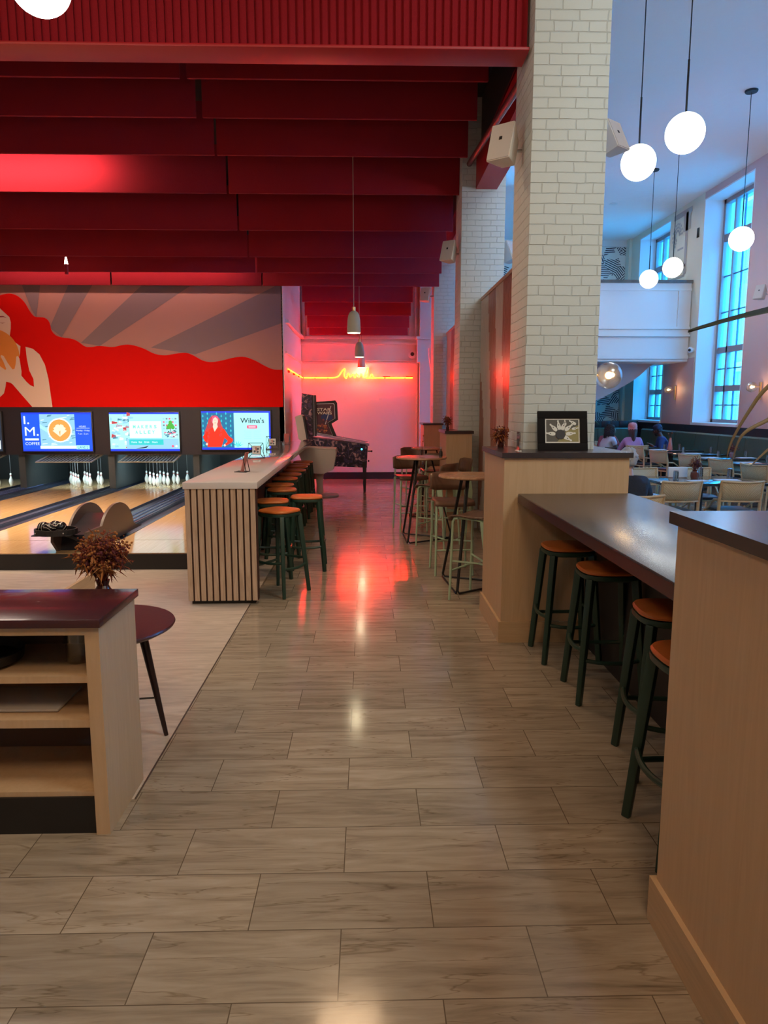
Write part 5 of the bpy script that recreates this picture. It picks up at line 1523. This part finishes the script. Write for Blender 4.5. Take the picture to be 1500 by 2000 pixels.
        if kind == 'short':
            for i in range(70):
                a = rd.random()*2*PI; e2 = rd.random()*1.4 - .1
                p_ = Vector((.086*math.cos(a)*math.cos(e2), -.014+.104*math.sin(a)*math.cos(e2), .034+.115*math.sin(e2)))
                if p_.y > .05 and p_.z < .08: continue
                h.ball(p_, .016, seg=6)
        for v in h.bm.verts: v.co = M @ v.co
        o = h.build('hair', mh, t); md = o.modifiers.new('thick', 'SOLIDIFY'); md.thickness = .006
    if beard:
        h = MB(); rd = random.Random(2)
        for i in range(46):
            a = R(-75 + 150*rd.random()); z = -.045 - .065*rd.random()
            h.ball((.070*math.sin(a)*(1+z), .082*math.cos(a)*(1+z*.8)+.004, z), .016, seg=6)
        for v in h.bm.verts: v.co = M @ v.co
        h.build('beard', mat('beard_dark', (.015, .01, .008), .9), t)
    if hat:
        kind, hc, mc = hat
        h = MB()
        if kind == 'beanie':
            h.lathe([(.098, -.01), (.104, .0), (.106, .035), (.100, .045), (.104, .08), (.092, .13), (.06, .16), (.0, .172)], c=(0, -.015, .035), seg=28, sy=1.12)
            for i in range(7):
                a = R(i*51); h.tube([(.10*math.cos(a), -.015+.112*math.sin(a), .10), (.07*math.cos(a+.8), -.015+.08*math.sin(a+.8), .175), (0, -.015, .20)], .012, 1, seg=6)
        else:
            h.lathe([(.093, .0), (.096, .05), (.085, .09), (.05, .115), (0, .12)], c=(0, -.012, .035), seg=28, sy=1.1)
            h.prism([(.075*math.cos(a), .075*math.sin(a)*1.9 + .02) for a in [PI*k/12 for k in range(13)]], .038, .046, 'z')
        for v in h.bm.verts: v.co = M @ v.co
        h.build('beanie' if kind == 'beanie' else 'cap', [mat('hat_'+kind, hc, .85), mat('hat2_'+kind, mc, .85)], t)
    # clothes
    V2 = []; E2 = []; R2 = []
    def a2(p, r_, par=None):
        V2.append(Vector(p)); R2.append(r_)
        if par is not None: E2.append((par, len(V2)-1))
        return len(V2)-1
    p0 = a2((0, .0, .53), (.185, .155)); p1 = a2((0, ly*.35, .68), (.17, .145), p0); p2 = a2((0, ly*.8, .86), (.20, .15), p1); p3 = a2((0, ly, .985), (.095, .085), p2)
    for sx in (-1, 1):
        so, el, H_ = arms[sx]; q1 = a2(so, .078, p2)
        if sleeves == 'long':
            q2 = a2(el, .052, q1); a2(H_ - (H_-el).normalized()*.075, .036, q2)
        else:
            a2(so.lerp(el, .55), .056, q1)
    ms_ = mat('cloth_' + shirt[0], shirt[1], .85, bump=(25, .4))
    skin_obj('top', V2, E2, R2, ms_, t)
    V3 = [Vector((0, .0, hipz-.02))]; E3 = []; R3 = [(.15, .11)]
    for sx in (-1, 1):
        i0 = len(V3)
        a_, b_, c_ = legs[sx]
        V3 += [Vector(a_), Vector(b_), Vector(c_)]; R3 += [.092, .072, .055]; E3 += [(0, i0), (i0, i0+1), (i0+1, i0+2)]
    skin_obj('trousers', V3, E3, R3, mat('cloth_' + trousers[0], trousers[1], .85), t)
    sh_ = MB()
    for sx in (-1, 1):
        sh_.box(sx*.13-.045, sx*.13+.045, .38, .65, 0, .07, bev=.02)
    sh_.build('shoes', mat('shoe_dark', (.03, .03, .03), .5), t)
    return t
DK = ('deep', (.085, .036, .022)); MD = ('brown', (.16, .07, .042)); LT = ('light', (.55, .32, .23))
person((6.22, 16.66, -.02), R(-8), 'person seen from behind in pink knit beanie and lilac top at the far table', MD, ('lilac', (.42, .20, .36)), ('navy', (.02, .025, .06)), (-.22, .46, .76), (.20, .42, .78), lean=.10, headyaw=R(5), hair=('long', (.06, .02, .015)), hat=('beanie', (.55, .14, .12), (.65, .22, .18)))
person((7.28, 17.22, -.02), R(78), 'bearded person in navy cap and blue hooded top, leaning over the far table', DK, ('blue', (.025, .055, .19)), ('dark', (.02, .02, .025)), (-.10, .40, .82), (.14, .40, .82), lean=.16, headyaw=R(6), pitch=1.0, hair=('short', (.01, .008, .008)), hat=('cap', (.012, .02, .05), (.01, .02, .05)), beard=True)
person((5.70, 17.30, -.02), R(-80), 'person with dark curly hair and white short-sleeved top reaching across the far table', DK, ('white', (.50, .50, .56)), ('dark', (.02, .02, .025)), (-.12, .52, .78), (.10, .50, .78), lean=.20, headyaw=R(-12), hair=('curly', (.012, .008, .007)), sleeves='short')
person((6.10, 18.14, -.02), R(176), 'person with long dark braids and rust red top facing the camera at the far table', DK, ('rust', (.28, .035, .035)), ('dark', (.02, .02, .025)), (-.18, .44, .78), (.18, .44, .78), lean=.10, headyaw=R(-6), hair=('braids', (.012, .008, .008)))
person((2.745, 7.36, -.035), R(-6), 'grey-haired person in dark jacket seen from behind beside the pillar divider', LT, ('jacket', (.012, .014, .022)), ('dark', (.02, .02, .025)), (-.16, .44, .81), (.20, .46, .81), lean=.12, headyaw=R(12), hair=('short', (.42, .40, .38)), s=1.0)
